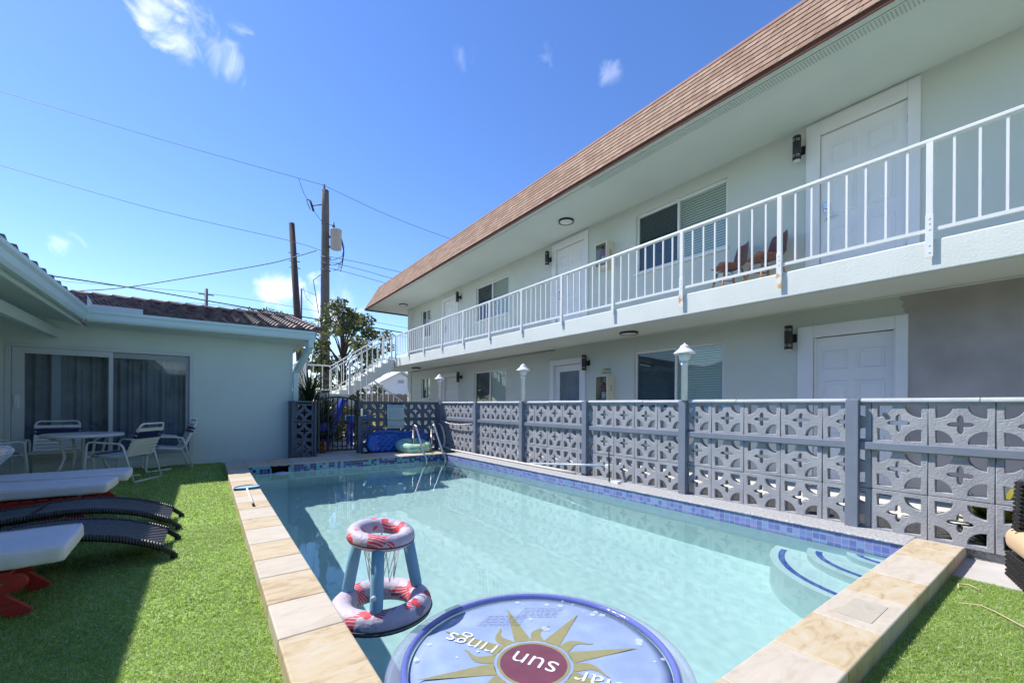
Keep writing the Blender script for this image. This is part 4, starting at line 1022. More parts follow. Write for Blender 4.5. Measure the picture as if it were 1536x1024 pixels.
b = MB(); b.box((XG + .06, YG - .035, 1.376), (XG + .68, YG - .028, 1.455)); b.prism([(0, 0), (.10, 0), (.06, .06), (0, .13)], lambda a, c, t: (XG + .06 + a * .6, t, 1.455 + c), YG - .035, YG - .028); b.build('splash_guard', M['alu'], hs)
b = MB(); b.bar((1.60, YG + .03, 1.23), (1.60, YG + .06, 1.08), .09, .10); b.bar((1.60, YG + .06, 1.10), (1.46, YH - .06, .66), .09, .10); b.bar((1.445, YH - .05, .70), (1.445, YH - .05, -.2), .085, .09, (0, 1, 0)); b.build('downspout', M['housetrim'], hs, bevel=.004)
# barrel tile roofs
def tiles(fn, u0, u1, courses, clen, per, name, parent):
    """fn(u, s, h): u along the eave, s up the slope, h above the deck"""
    b = MB(); n = int((u1 - u0) / per) * 12
    def prof(u): 
        t = ((u - u0) / per) % 1.0
        return .075 * math.sin(PI * t / .62) if t < .62 else -.012 * math.sin(PI * (t - .62) / .38)
    for c in range(courses):
        s0 = c * clen; s1 = s0 + clen + .04
        A = [b.v(fn(u0 + (u1 - u0) * i / n, s0, prof(u0 + (u1 - u0) * i / n) + .045)) for i in range(n + 1)]
        B = [b.v(fn(u0 + (u1 - u0) * i / n, s1, prof(u0 + (u1 - u0) * i / n) + .008)) for i in range(n + 1)]
        Cc = [b.v(fn(u0 + (u1 - u0) * i / n, s0 + .004, prof(u0 + (u1 - u0) * i / n) * .8 + .0)) for i in range(n + 1)]
        for i in range(n):
            f = b.bm.faces.new((A[i], A[i + 1], B[i + 1], B[i])); f.smooth = True
            f = b.bm.faces.new((A[i], A[i + 1], Cc[i + 1], Cc[i])); f.material_index = 1
    return b.build(name, [M['tile'], M['tile_face']], parent)
SLP = .225
rf = tiles(lambda u, s, h: (u, YG - .03 + s * .975, 1.36 + s * SLP + h), -3.2, 1.78, 11, .345, .30, 'roof', hs)
rf2 = tiles(lambda u, s, h: (XG - .0 - s * .975, u, 1.40 + s * SLP + h), -6, YG + .3, 6, .345, .30, 'roof', hs)
b = MB(); b.face([(-3.2, YG - .02, 1.352), (1.70, YG - .02, 1.352), (1.70, 12.4, 1.352 + 3.7 * SLP), (-3.2, 12.4, 1.352 + 3.7 * SLP)]); b.face([(XG + .0, -6, 1.352), (XG + .0, YG + .4, 1.352), (-3.6, YG + .4, 1.352 + 2.1 * SLP), (-3.6, -6, 1.352 + 2.1 * SLP)])
b.face([(-3.2, 12.4, 1.352 + 3.7 * SLP), (1.70, 12.4, 1.352 + 3.7 * SLP), (1.70, 16.2, 1.3), (-3.2, 16.2, 1.3)])
b.box((-1.4, YG - .01, 1.33), (1.68, YG + .12, 1.42)); b.box((XG - .08, -6, 1.33), (XG + .0, YG, 1.385)); b.build('roof_deck', M['tile'], rf)
b = MB()
for i in range(16):
    x0 = -3.2 + i * .31; b.prism([(.13 * math.cos(t), .10 * math.sin(t)) for t in [PI * k / 8 for k in range(9)]], lambda a, c, t: (t, 12.42 + a * (1 + .25 * (t - x0)), 2.215 + c + .03 * (1 - (t - x0) / .33)), x0, x0 + .335)
b.build('ridge_tile', M['tile'], rf)
b = MB(); b.prism([(YG + .0, 1.32), (12.4, 2.15), (16, 1.3), (16, 1.2), (YG + .0, 1.21)], lambda a, c, t: (t, a, c), 1.62, 1.65); b.build('gable_board', M['housetrim'], hs)
b = MB()
for i in range(11): 
    s0 = i * .345
    b.prism([(.07 * math.cos(t), .075 * math.sin(t)) for t in [PI * k / 6 for k in range(7)]], lambda a, c, t: (1.75 + a, YG - .03 + t * .975, 1.375 + t * SLP + c + .03), s0, s0 + .36)
b.build('rake_tile', M['tile'], rf)

# ================================================================== PATIO FURNITURE
def strap_chair():
    """faces +y; sled base tube frame with vinyl straps"""
    t = local(thing('patio_chair', '', 'chair'))
    w = .26; r = .0135
    def bez(p, n=6):
        # rounded polyline
        out = [Vector(p[0])]
        for a, b_, c in zip(p, p[1:], p[2:]):
            a, b_, c = Vector(a), Vector(b_), Vector(c); d1 = (a - b_); d2 = (c - b_); rr = min(.06, d1.length * .45, d2.length * .45)
            s = b_ + d1.normalized() * rr; e = b_ + d2.normalized() * rr
            for i in range(n + 1):
                u = i / n; out.append(s * (1 - u) ** 2 + b_ * 2 * u * (1 - u) + e * u ** 2)
        out.append(Vector(p[-1])); return out
    fb = MB()
    for s in (-1, 1):
        fb.tube(bez([(s * w, -.02, .03), (s * (w + .02), .30, .0), (s * (w + .02), .26, .56), (s * (w + .02), -.16, .53), (s * (w + .01), -.30, .01)]), r)
    fb.tube([(-w - .01, -.30, .012), (w + .01, -.30, .012)], r); fb.tube([(-w - .02, .262, .36), (w + .02, .262, .36)], r)
    fb.build('base_frame', M['rail_white'], t)
    sb = MB()
    pts = bez([(-w + .02, .24, .385), (-w + .02, -.17, .335), (-w + .03, -.36, .80), (w - .03, -.36, .80), (w - .02, -.17, .335), (w - .02, .24, .385)], 8)
    sb.tube(pts, r); sb.tube([(-w + .02, .24, .385), (w - .02, .24, .385)], r); sb.build('seat_frame', M['rail_white'], t)
    ws = MB(); navy = []
    def strap(mb, p, q, hw):
        p = Vector(p); q = Vector(q); d = (q - p).normalized(); n_ = Vector((1, 0, 0)).cross(d).normalized() * .016
        a = (p + q) / 2
        for sgn in (1, -1):
            k = [Vector((x, 0, 0)) + a + d * e + n_ * sgn for x, e in ((-w + .015, -hw), (w - .015, -hw), (w - .015, hw), (-w + .015, hw))]
            mb.face(k)
        for x in (-w + .012, w - .012): mb.face([Vector((x, 0, 0)) + a + d * -hw + n_, Vector((x, 0, 0)) + a + d * hw + n_, Vector((x, 0, 0)) + a + d * hw - n_, Vector((x, 0, 0)) + a + d * -hw - n_])
    S0, S1, B0, B1 = Vector((0, .24, .385)), Vector((0, -.17, .335)), Vector((0, -.185, .36)), Vector((0, -.352, .775))
    for i in range(8):
        c = S0.lerp(S1, (i + .5) / 8); d = (S1 - S0).normalized() * .02; nb = MB(); strap(nb if i in (0, 1) else ws, c - d, c + d, .0195); navy.append(nb) if i in (0, 1) else nb.bm.free()
    for i in range(8):
        c = B0.lerp(B1, (i + .4) / 8.6); d = (B1 - B0).normalized() * .02; nb = MB(); strap(nb if i in (5, 6) else ws, c - d, c + d, .0195); navy.append(nb) if i in (5, 6) else nb.bm.free()
    ws.build('white_strap', M['strap_w'], t); [q.build('navy_strap', M['strap_b'], t) for q in navy]
    return t
chp = strap_chair()
for i, (x, y, a, lab) in enumerate(((-.93, 8.0, R(62), 'white and navy strap patio chair turned away from the pool, right of the table'), (-.52, 9.0, R(100), 'white and navy strap patio chair standing by the right end of the sliding door'),
                                    (-1.80, 9.02, R(188), 'white and navy strap patio chair behind the round table, facing the camera'), (-2.34, 8.55, R(-62), 'white strap patio chair cut by the left picture edge, only arms and seat showing'))):
    o = chp if i == 0 else copy_tree(chp); o.location = (x, y, LZ); o.rotation_euler.z = a; o['label'] = lab; o['group'] = 'strap chairs around the patio table'
tb = thing('patio_table', 'round white patio table with glass top between the strap chairs', 'table', (-1.40, 8.35, LZ))
b = MB(); b.lathe([(.36, -.47), (.42, -.475), (.425, -.46), (.42, -.435), (.405, -.43)], (-1.40, 8.35, 0), 48); b.build('rim', M['rail_white'], tb)
b = MB(); b.lathe([(.404, -.436), (.404, -.4315)], (-1.40, 8.35, 0), 48); b.build('glass_top', mat('frosted_glass', (.42, .47, .50), .2), tb)
for k in range(4):
    a = R(35 + 90 * k); cx_, sx_ = math.cos(a), math.sin(a)
    p = MB(); p.tube([(-1.40 + cx_ * .36, 8.35 + sx_ * .36, -.475), (-1.40 + cx_ * .25, 8.35 + sx_ * .25, -.52), (-1.40 + cx_ * .2, 8.35 + sx_ * .2, -.75), (-1.40 + cx_ * .26, 8.35 + sx_ * .26, -.92), (-1.40 + cx_ * .38, 8.35 + sx_ * .38, LZ)], .017); p.build('leg', M['rail_white'], tb)

# red wooden loungers with white cushions
def soft_box(a, b_, r, seed, M4=None, amp=.006):
    q = MB(); q.box((0, 0, 0), (1, 1, 1)); bm = q.bm; dx, dy, dz = (b_[i] - a[i] for i in range(3))
    g = MB(); g.bm.free(); g.bm = bmesh.new(); nx_, ny_, nz_ = max(4, int(dx / .03)), max(4, int(dy / .03)), 5
    bm.free(); cache = {}
    def vert(i, j, k):
        key = (i, j, k)
        if key in cache: return cache[key]
        p = Vector((a[0] + dx * i / nx_, a[1] + dy * j / ny_, a[2] + dz * k / nz_))
        c = Vector(tuple(min(max(p[d], a[d] + r), b_[d] - r) for d in range(3))); d = p - c
        if d.length > 1e-9: p = c + d.normalized() * r
        n = noise.noise(p * 5 + Vector((seed, 0, 0))) * amp + noise.noise(p * 16 + Vector((0, seed, 0))) * amp * .35
        nn = (p - Vector(((a[0] + b_[0]) / 2, (a[1] + b_[1]) / 2, (a[2] + b_[2]) / 2))); nn = Vector((nn.x / dx, nn.y / dy, nn.z / dz)).normalized()
        p = p + nn * n
        if M4 is not None: p = M4 @ p
        cache[key] = g.bm.verts.new(p); return cache[key]
    def f(*v):
        try: g.bm.faces.new(v).smooth = True
        except ValueError: pass
    for i in range(nx_):
        for j in range(ny_):
            for k in (0, nz_): f(vert(i, j, k), vert(i + 1, j, k), vert(i + 1, j + 1, k), vert(i, j + 1, k))
    for i in range(nx_):
        for k in range(nz_):
            for j in (0, ny_): f(vert(i, j, k), vert(i + 1, j, k), vert(i + 1, j, k + 1), vert(i, j, k + 1))
    for j in range(ny_):
        for k in range(nz_):
            for i in (0, nx_): f(vert(i, j, k), vert(i, j + 1, k), vert(i, j + 1, k + 1), vert(i, j, k + 1))
    return g

def lounger():
    """foot end at the origin, body runs towards -x; top of cushion at .34"""
    t = local(thing('wooden_lounger', '', 'lounger')); hw = .26
    for s in (-1, 1):
        b = MB(); y = s * (hw - .03)
        b.prism([(-.16 + .045 * math.cos(q), .185 + .045 * math.sin(q)) for q in [PI / 2 - PI * i / 8 for i in range(9)]] + [(-1.9, .14), (-1.9, .23)], lambda a, c, u: (a, u, c), y - .014, y + .014); b.build('side_rail', M['redwood'], t, bevel=.003)
        b = MB(); y2 = s * (hw - .065); b.bar((-.30, y2, .17), (-.13, y2, 0), .028, .075); b.build('leg', M['redwood'], t, bevel=.003)
        b = MB(); y3 = s * (hw - .098); b.bar((-.18, y3, .165), (-.46, y3, -.0), .028, .06); b.build('brace', M['redwood'], t, bevel=.003)
        b = MB(); b.bar((-1.55, y2, .16), (-1.72, y2, 0), .028, .075); b.build('leg', M['redwood'], t, bevel=.003)
        b = MB()
        for x in (-.20, -.42, -.62): b.tube([(x, y + s * .0145, .19), (x, y + s * .018, .19)], .007)
        b.build('bolt', M['steel'], t)
    b = MB()
    for i in range(18): b.box((-.24 - i * .09, -hw + .0, .222 + .009), (-.17 - i * .09, hw, .247))
    b.build('slat', M['redwood'], t)
    b = soft_box((-1.35, -hw - .01, .258), (0.02, hw + .01, .347), .02, 3.3)
    o = b.build('cushion', M['cushion'], t)
    pz = MB(); pz.tube([(-1.33, -hw, .343), (.008, -hw, .343), (.008, hw, .343), (-1.33, hw, .343)], .0045, 6); pz.build('piping', M['cushion'], o)
    b = MB(); b.box((-.0, -.26, -.045), (.62, .26, .045), Matrix.Translation((-1.36, 0, .29)) @ Matrix.Rotation(R(180 + 38), 4, 'Y')); b.build('back_cushion', M['cushion'], t, bevel=.035, segs=4, smooth=True)
    b = MB(); b.box((0, -.26, .05), (.66, .26, .075), Matrix.Translation((-1.36, 0, .27)) @ Matrix.Rotation(R(180 + 38), 4, 'Y')); b.build('backrest', M['redwood'], t)
    return t
lg = lounger()
for i, (x, y, lab) in enumerate(((-.62, 3.40, 'red wooden lounger with white cushion nearest the camera'), (-.75, 5.58, 'red wooden lounger with white cushion just behind the black loungers'), (-.70, 6.28, 'red wooden lounger with white cushion next to the patio chairs'))):
    o = lg if i == 0 else copy_tree(lg); o.location = (x, y, LZ); o['label'] = lab; o['group'] = 'red wooden loungers along the eave'; o.rotation_euler.z = R((2, -1.5, 2)[i])
# wave shaped woven loungers
def wave_lounger():
    t = local(thing('woven_lounger', '', 'lounger')); hw = .25
    key = [(-.06, .10), (-.16, .15), (-.30, .203), (-.48, .242), (-.66, .256), (-.84, .247), (-1.02, .226), (-1.20, .216), (-1.38, .245), (-1.55, .40), (-1.70, .53), (-1.82, .68)]
    def sm(k, n=5):
        o = []
        for i in range(len(k) - 1):
            p0, p1, p2, p3 = (k[max(i - 1, 0)], k[i], k[i + 1], k[min(i + 2, len(k) - 1)])
            for j in range(n):
                u = j / n; o.append(tuple(.5 * (2 * p1[d] + (p2[d] - p0[d]) * u + (2 * p0[d] - 5 * p1[d] + 4 * p2[d] - p3[d]) * u * u + (3 * p1[d] - p0[d] - 3 * p2[d] + p3[d]) * u ** 3) for d in (0, 1)))
        o.append(k[-1]); return o
    c = sm(key); b = MB(); ny_ = 14; rows = []
    for (x, z) in c: rows.append([b.v((x, -hw + 2 * hw * j / ny_, z - .008 * math.sin(PI * j / ny_))) for j in range(ny_ + 1)])
    for r0, r1 in zip(rows, rows[1:]):
        for j in range(ny_): f = b.bm.faces.new((r0[j], r0[j + 1], r1[j + 1], r1[j])); f.smooth = True
    sf = b.build('woven_seat', M['weave'], t)
    for s in (-1, 1):
        b = MB(); b.tube([(x, s * hw, z - .012) for x, z in c], .024, 8); b.build('side_frame', M['wicker'], t)
        b = MB(); b.bar((-.08, s * (hw - .005), .10), (.0, s * (hw - .005), .03), .032, .03); b.lathe([(.018, -.03), (.022, -.02), (.022, .004)], (.0, s * (hw - .005), .03), 12); b.build('foot', M['black'], t)
        b = MB(); b.tube([(-1.2, s * hw, .26), (-1.2, s * hw, 0)], .016); b.build('leg', M['black'], t)
    b = MB(); b.box((-.885, -hw, .232), (-.872, hw, .252)); b.build('seam_strip', M['black'], t)
    return t
wl = wave_lounger()
for i, (x, y, lab) in enumerate(((-.19, 4.86, 'black woven wave lounger, the farther of the two'), (-.18, 4.02, 'black woven wave lounger, the nearer of the two, beside the nearest white cushion'))):
    o = wl if i == 0 else copy_tree(wl); o.location = (x, y, LZ); o['label'] = lab; o['group'] = 'black woven wave loungers'
pl = MB(); pl.box((-.2, -.2, -.06), (.2, .2, .06), Matrix.Translation((-1.72, 6.25, -.60)) @ Matrix.Rotation(R(-52), 4, 'Y'))
o = pl.build('pillow', M['pillow'], bevel=.05, segs=4, smooth=True); tag(o, 'white pillow with orange and blue swirl print on the lounger at the left edge', 'pillow')

# woven armchair cut by the right picture edge
ac = thing('woven_armchair', 'black woven armchair with tan seat cushion at the right picture edge', 'armchair', (3.95, 0, -1.09), R(0))
def weave_panel(name, p0, eu, ev, nu, nv, thick=.012):
    """real over-under strands on a panel"""
    p0, eu, ev = Vector(p0), Vector(eu), Vector(ev); nn = eu.cross(ev).normalized(); b = MB()
    for j in range(nv):
        v = (j + .5) / nv; pts = []
        for i in range(nu * 2 + 1):
            u = i / (nu * 2); pts.append(p0 + eu * u + ev * v + nn * thick * .7 * math.cos(PI * (i + j)) )
        b.tube(pts, ev.length / nv * .42, 6)
    for i in range(nu):
        u = (i + .5) / nu; b.tube([p0 + eu * u, p0 + eu * u + ev], .006, 5)
    return b.build(name, M['rattan'], ac)
A0, A1 = Vector((4.25, .324, 0)), Vector((3.62, .13, 0)); ex = (A1 - A0); ey = Vector((ex.y, -ex.x, 0)).normalized() * -.6
if ey.y > 0: ey = -ey
z0, z1 = -1.088, -.925
weave_panel('base_side', A0 + Vector((0, 0, z0)), ex, Vector((0, 0, z1 - z0)), 16, 6); weave_panel('base_side', A1 + Vector((0, 0, z0)), ey, Vector((0, 0, z1 - z0)), 14, 6)
weave_panel('base_side', A0 + ey + Vector((0, 0, z0)), -ey, Vector((0, 0, z1 - z0)), 14, 6)
b = MB()
q = [A0, A1, A1 + ey, A0 + ey]; cc = sum(q, Vector()) / 4; q = [cc + (p - cc) * .97 for p in q]
b.prism([(p.x, p.y) for p in q], lambda a, c, t: (a, c, t), z0 + .01, z1 - .005); b.build('core', M['black'], ac)
b = MB(); qq = [cc + (p - cc) * 1.10 for p in q]; b.prism([(p.x, p.y) for p in qq], lambda a, c, t: (a, c, t), z1 + .005, z1 + .165); b.build('seat_cushion', M['tan'], ac, bevel=.065, segs=5, smooth=True)
n_ = (A1 - A0).normalized()
weave_panel('backrest', A0 + n_ * .06 + ey + Vector((0, 0, z1 + .05)), -ey, Vector((-.05, -.02, .42)), 14, 16)
weave_panel('backrest', A0 + n_ * .13 + ey + Vector((0, 0, z1 + .05)), -ey, Vector((-.05, -.02, .42)), 14, 16)
b = MB(); b.prism([(0, 0), (.07, 0), (.12, .42), (.05, .42)], lambda a, c, t: A0 + n_ * (.06 + a) + ey * (.0 + t) + Vector((0, 0, z1 + .05 + c)), .01, .03); b.build('back_edge', M['rattan'], ac)

# ================================================================== POOL FLOATS
# basketball hoop float
hp = thing('floating_hoop', 'inflatable floating basketball hoop with red and lavender rings and blue legs', 'pool toy', (.775, 2.265, WZ))
hc = Vector((.775, 2.265, 0))
b = MB(); b.torus(hc + Vector((0, 0, -1.085)), .205, .062, 48, 18); b.build('base_ring', M['hoop'], hp)
b = MB(); b.torus(hc + Vector((0, 0, -1.1)), .268, .0045, 48, 6); b.torus(hc + Vector((0, 0, -1.118)), .262, .003, 48, 6); b.build('piping', M['black'], hp)
tl = Matrix.Rotation(R(7), 4, (.8, .59, 0)) 
b = MB(); b.torus(hc + Vector((-.005, 0, -.70)), .137, .042, 44, 16, tl); b.build('top_ring', M['hoop'], hp)
b = MB(); b.torus(hc + Vector((-.005, 0, -.712)), .175, .004, 44, 6, tl); b.build('piping', M['black'], hp)
for k, a in enumerate((R(133), R(244), R(2))):
    d = Vector((math.cos(a), math.sin(a), 0)); p0 = hc + d * .205 + Vector((0, 0, -1.032)); p1 = hc + d * .142 + Vector((0, 0, -.722))
    b = MB(); b.tube([p0, p0.lerp(p1, .06), p0.lerp(p1, .5), p1], .031, 18, radii=[.029, .032, .0325, .031]); lg_ = b.build('leg', M['legblue'], hp)
    if k == 1:
        v_ = MB(); v_.lathe([(.014, 0), (.014, .006), (.008, .007), (.008, .014)], p0.lerp(p1, .26) + Vector((-.022, -.024, 0)), 14, Vector((-.66, -.75, .1)).to_track_quat('Z', 'Y').to_matrix().to_4x4()); v_.build('valve', vinyl_clear('clear_valve', (.6, .7, .75), .8), lg_)
b = MB()
for k in range(10):
    for s in (1, -1):
        pts = []
        for i in range(5):
            a = 2 * PI * (k / 10 + s * i / 40); rr = .10 - .035 * i / 4; pts.append(hc + Vector((rr * math.cos(a), rr * math.sin(a), -.725 - .055 * i)))
        b.tube(pts, .0022, 4)
b.build('net', M['net'], hp)
# round sun float
fc = Vector((1.185, 1.425, 0)); FZ = -1.088
fl_ = thing('round_float', 'large round blue inflatable pool float printed with an olive sun and white words', 'pool float', (fc.x, fc.y, WZ))
b = MB(); b.torus(fc + Vector((0, 0, -1.116)), .608, .042, 90, 16, squash=.55); b.build('outer_rim', M['vinyl_rim'], fl_)
b = MB(); b.torus(fc + Vector((0, 0, -1.094)), .572, .015, 90, 12); b.build('inner_tube', M['vinyl_tube'], fl_)
b = MB(); b.lathe([(.556, FZ - .028), (.556, FZ - .02), (.50, FZ - .004), (.30, FZ), (.0005, FZ)], fc, 90); b.build('membrane', M['membrane'], fl_)
dc = Vector((1.125, 1.385, 0)); SZ = FZ + .0015
def disc(r0, r1, z, m, name, parent):
    q = MB(); n = 72
    for i in range(n):
        a, c = 2 * PI * i / n, 2 * PI * (i + 1) / n
        pa = [dc + Vector((r * math.cos(t), r * math.sin(t), z)) for r, t in ((r0, a), (r1, a), (r1, c), (r0, c))]
        q.face(pa if r0 > 0 else pa[1:])
    if r0 == 0:
        q = MB(); q.face([dc + Vector((r1 * math.cos(2 * PI * i / n), r1 * math.sin(2 * PI * i / n), z)) for i in range(n)])
    return q.build(name, m, parent)
disc(.155, .168, SZ, M['printwhite'] if False else M['membrane'], 'sun_halo', fl_)
disc(.142, .154, SZ, M['sunolive'], 'sun_border', fl_); disc(0, .1415, SZ, M['sunmaroon'], 'sun_disc', fl_)
b = MB()
for k in range(8):
    a = R(23 + 45 * k)
    b.face([dc + Vector((r * math.cos(a + t), r * math.sin(a + t), SZ)) for r, t in ((.17, -.24), (.49, 0), (.17, .24))])
    a2 = a + R(22.5); L1, R1 = [], []
    for i in range(9):
        r = .17 + .15 * i / 8; wv = .16 * math.sin(2.6 * i / 8 * 1.9) * (i / 8); hw = .17 * (1 - i / 8) ** 1.1
        L1.append((r, wv - hw)); R1.append((r, wv + hw))
    for i in range(8): b.face([dc + Vector((r * math.cos(a2 + t), r * math.sin(a2 + t), SZ)) for r, t in (L1[i], L1[i + 1], R1[i + 1], R1[i])])
b.build('sun_ray', M['sunolive'], fl_)
tdir = Vector((-.456, .89, 0)).normalized(); tup = Vector((-tdir.y, tdir.x, 0))
for body, off, size in (('sun', .0, .155), ('rings', .315, .14), ('solar', -.32, .14)):
    me = text_mesh('lettering', body, size, M['printwhite'], ext=.0004, offset=-.001); place_mesh('lettering', me, fl_, tdir, tup, (0, 0, 1), dc + tdir * off + Vector((0, 0, SZ + .0015)))
b = MB(); rnd = random.Random(3)
for (cx0, cy0, a) in ((.045, .34, R(100)), (.25, .30, R(60))):
    X_ = Vector((.80, -.6, 0)); Y_ = Vector((.6, .8, 0))
    for i in range(7):
        o_ = dc + Vector((cx0, cy0, SZ)) + Y_ * (.016 * i) - X_ * (.10 - .008 * i)
        x0 = 0
        while x0 < .2:
            l = rnd.uniform(.01, .035); b.face([o_ + X_ * x0, o_ + X_ * min(x0 + l, .21), o_ + X_ * min(x0 + l, .21) + Y_ * .0035, o_ + X_ * x0 + Y_ * .0035]); x0 += l + .007
b.build('fine_print', M['printgrey'], fl_)
b = MB()
for i in range(38):                                  # puddles left on the membrane
    a = rnd.uniform(0, 2 * PI); r = rnd.uniform(.46, .54) if i < 30 else rnd.uniform(.2, .5); s = rnd.uniform(.004, .02)
    c0 = fc + Vector((r * math.cos(a), r * math.sin(a), FZ + .004 - max(0, r - .3) * .022))
    b.face([c0 + Vector((s * rnd.uniform(.7, 1.2) * math.cos(t), s * rnd.uniform(.7, 1.3) * math.sin(t), 0)) for t in [2 * PI * k / 9 for k in range(9)]])
b.build('water_drops', vinyl_clear('water_drop', (.75, .82, .92), .45), fl_)['kind'] = 'stuff'

# ladder
ld = thing('pool_ladder', 'stainless steel pool ladder with two bent rails at the far right corner', 'ladder', (3.8, 8.1, -1.0))
for x in (3.58, 4.0):
    b = MB(); pts = [Vector(p) for p in ((x, 8.53, -1.0), (x, 8.53, -.52))]
    for i in range(1, 11): a = PI - (PI - .42) * i / 10; pts.append(Vector((x, 8.44 + .09 * math.cos(a), -.52 + .09 * math.sin(a))))
    pts = [pts[0], pts[1]] + [Vector((x, 8.445 + .085 * math.cos(t), -.52 + .085 * math.sin(t))) for t in [PI * .15 * i for i in range(0, 6)]] + [Vector((x, 7.98, -.99)), Vector((x, 7.86, -1.08)), Vector((x, 7.85, -1.9))]
    b.tube(pts, .0235, 12); b.lathe([(.05, 0), (.05, .012), (.03, .02)], (x, 8.53, -1.0), 18); b.build('rail', M['steel'], ld)
for z in (-1.16, -1.42, -1.68):
    b = MB(); b.box((3.6, 7.80, z), (3.98, 7.88, z + .02)); b.build('tread', M['steel'], ld, bevel=.004)

# blue mattress float leaning on the far wall
mt = thing('mattress_float', 'quilted dark blue mattress float leaning against the far breeze block wall', 'pool float', (3.4, 8.8, -1.0))
b = MB(); nx_, nz_ = 74, 30; grid = []
for j in range(nz_ + 1):
    row = []
    for i in range(nx_ + 1):
        u = i / nx_; v = j / nz_
        x = 2.70 + 1.37 * u; top = -.60 + .03 * math.sin(u * 7 - .4) + (.045 if u > .55 else 0) * math.sin((u - .55) / .45 * PI); bot = -1.0
        if u < .1: q = math.sqrt(max(0, 1 - (1 - u / .1) ** 2)); top = -.78 + (top + .78) * q; bot = -.82 + (bot + .82) * q
        if u > .9: q = math.sqrt(max(0, 1 - ((u - .9) / .1) ** 2)); top = -.78 + (top + .78) * q; bot = -.82 + (bot + .82) * q
        z = bot + (top - bot) * v
        edge = min(1, min(u, 1 - u) / .04, min(v, 1 - v) / .1)
        qx, qz = (x * 8.5 + z * 8.5), (x * 8.5 - z * 8.5)
        puff = abs(math.sin(qx * PI / 1.0 * .9)) * abs(math.sin(qz * PI * .9))
        dpt = .02 + .065 * math.sqrt(edge) * (.25 + .75 * math.sqrt(puff)) if .16 < u else .02 + .06 * math.sqrt(edge) * (1 if abs(u - .09) > .03 else .72)
        row.append(b.v((x, 8.83 + .10 * v - dpt, z)))
    grid.append(row)
for j in range(nz_):
    for i in range(nx_): f = b.bm.faces.new((grid[j][i], grid[j][i + 1], grid[j + 1][i + 1], grid[j + 1][i])); f.smooth = True
o = b.build('quilted_body', M['bluevinyl'], mt)
sdm = o.modifiers.new('s', 'SOLIDIFY'); sdm.thickness = .03; sdm.offset = -1
b = MB(); b.tube([g[0].co.copy() if False else Vector((2.70 + 1.37 * i / 40, 8.84 - .01, -.60 + .03 * math.sin(i / 40 * 7 - .4) + (.045 if i / 40 > .55 else 0) * math.sin((i / 40 - .55) / .45 * PI) + .008)) for g in [0] for i in range(3, 37)], .022, 8); b.build('edge_roll', M['bluevinyl'], mt)
rg = MB(); rg.torus((3.62, 8.60, -.885), .27, .115, 48, 18, Matrix.Rotation(R(10), 4, 'X'), squash=.95)
o = rg.build('swim_ring', M['ringprint']); tag(o, 'mint green printed swim ring lying against the blue mattress float', 'swim ring')

# rules sign
sg = thing('rules_sign', 'pale rules sign in two plates on the far breeze block wall', 'sign', (3.35, 8.98, -.25))
M['signpale'] = mat('pale_sign_plate', (.42, .52, .50), .5, (.38, .48, .47), 5); M['signblue'] = mat('blue_lettering', (.12, .28, .48), .5)
b = MB(); b.box((3.165, 8.968, -.325), (3.545, 8.976, -.005)); b.build('sign_plate', M['signpale'], sg)
b = MB(); b.box((3.175, 8.969, -.515), (3.55, 8.977, -.335)); b.build('sign_plate', M['signpale'], sg)
me = text_mesh('lettering', 'POOL RULES', .062, M['signblue'], offset=.002); place_mesh('lettering', me, sg, (1, 0, 0), (0, 0, 1), (0, -1, 0), (3.355, 8.9665, -.042))
b = MB(); rnd = random.Random(8)
for z in (-.085, -.118, -.15, -.183, -.216, -.25, -.285, -.36, -.39, -.43, -.47):
    x = 3.20; xe = rnd.uniform(3.38, 3.53)
    while x < xe: l = rnd.uniform(.012, .04); b.box((x, 8.966, z), (min(x + l, xe), 8.9675, z + .011)); x += l + .008
b.build('fine_print', M['printgrey'], sg)

# hose, pole, net
b = MB(); pts = []
for i in range(60):
    t = i / 59
    pts.append(Vector((4.42 + .015 * math.sin(t * 9), 8.95 - .35 * math.sin(t * 2 * PI * 1.5) * .5 - .05 * t, -.70 + .26 * math.cos(t * 2 * PI * 1.5 + .4))))
pts += [Vector((4.40, 8.7, -.95)), Vector((4.395, 8.4, -.984)), Vector((4.38, 7.5, -.984)), Vector((4.38, 6.2, -.984)), Vector((4.385, 5.0, -.984)), Vector((4.385, 4.46, -.984))]
b.tube(pts, .017, 8); o = b.build('vacuum_hose', M['hose']); tag(o, 'white pool hose looped in the far corner and running along the stone curb', 'hose')
b = MB(); b.tube([(4.425, 8.95, -.36), (4.425, 8.5, -.415), (4.425, 8.0, -.42), (4.425, 7.5, -.38)], .012, 8); o = b.build('hose_length', M['hose']); tag(o, 'short white hose slung under the middle rail of the breeze block wall', 'hose')
br = thing('pool_brush', 'pale blue pole with black brush head propped on the curb against the wall', 'pool brush', (4.33, 3.78, -1.0))
b = MB(); b.tube([(4.40, 5.55, -.965), (4.345, 3.82, -.795)], .014, 10); b.build('pole', M['poleblue'], br)
b = MB(); b.bar((4.30, 3.74, -.99), (4.395, 3.83, -.625), .018, .035); b.build('head', M['black'], br)
b = MB(); b.box((4.30, 3.60, -1.004), (4.37, 3.72, -.975)); b.tube([(4.35, 3.84, -.797), (4.34, 3.78, -.795)], .018, 8); b.build('bracket', M['lampwhite'], br)
nn = thing('leaf_skimmer', 'leaf skimmer net with blue rim and short white handle on the left coping', 'pool net', (.385, 5.6, -1.0))
b = MB(); rim = [(.26, 5.80), (.27, 5.90), (.33, 5.965), (.44, 5.985), (.515, 5.95), (.525, 5.86), (.50, 5.80), (.385, 5.775)]; b.tube([(x, y, -.985) for x, y in rim], .011, 8, closed=True); b.build('rim', mat('blue_plastic', (.05, .16, .36), .4), nn)
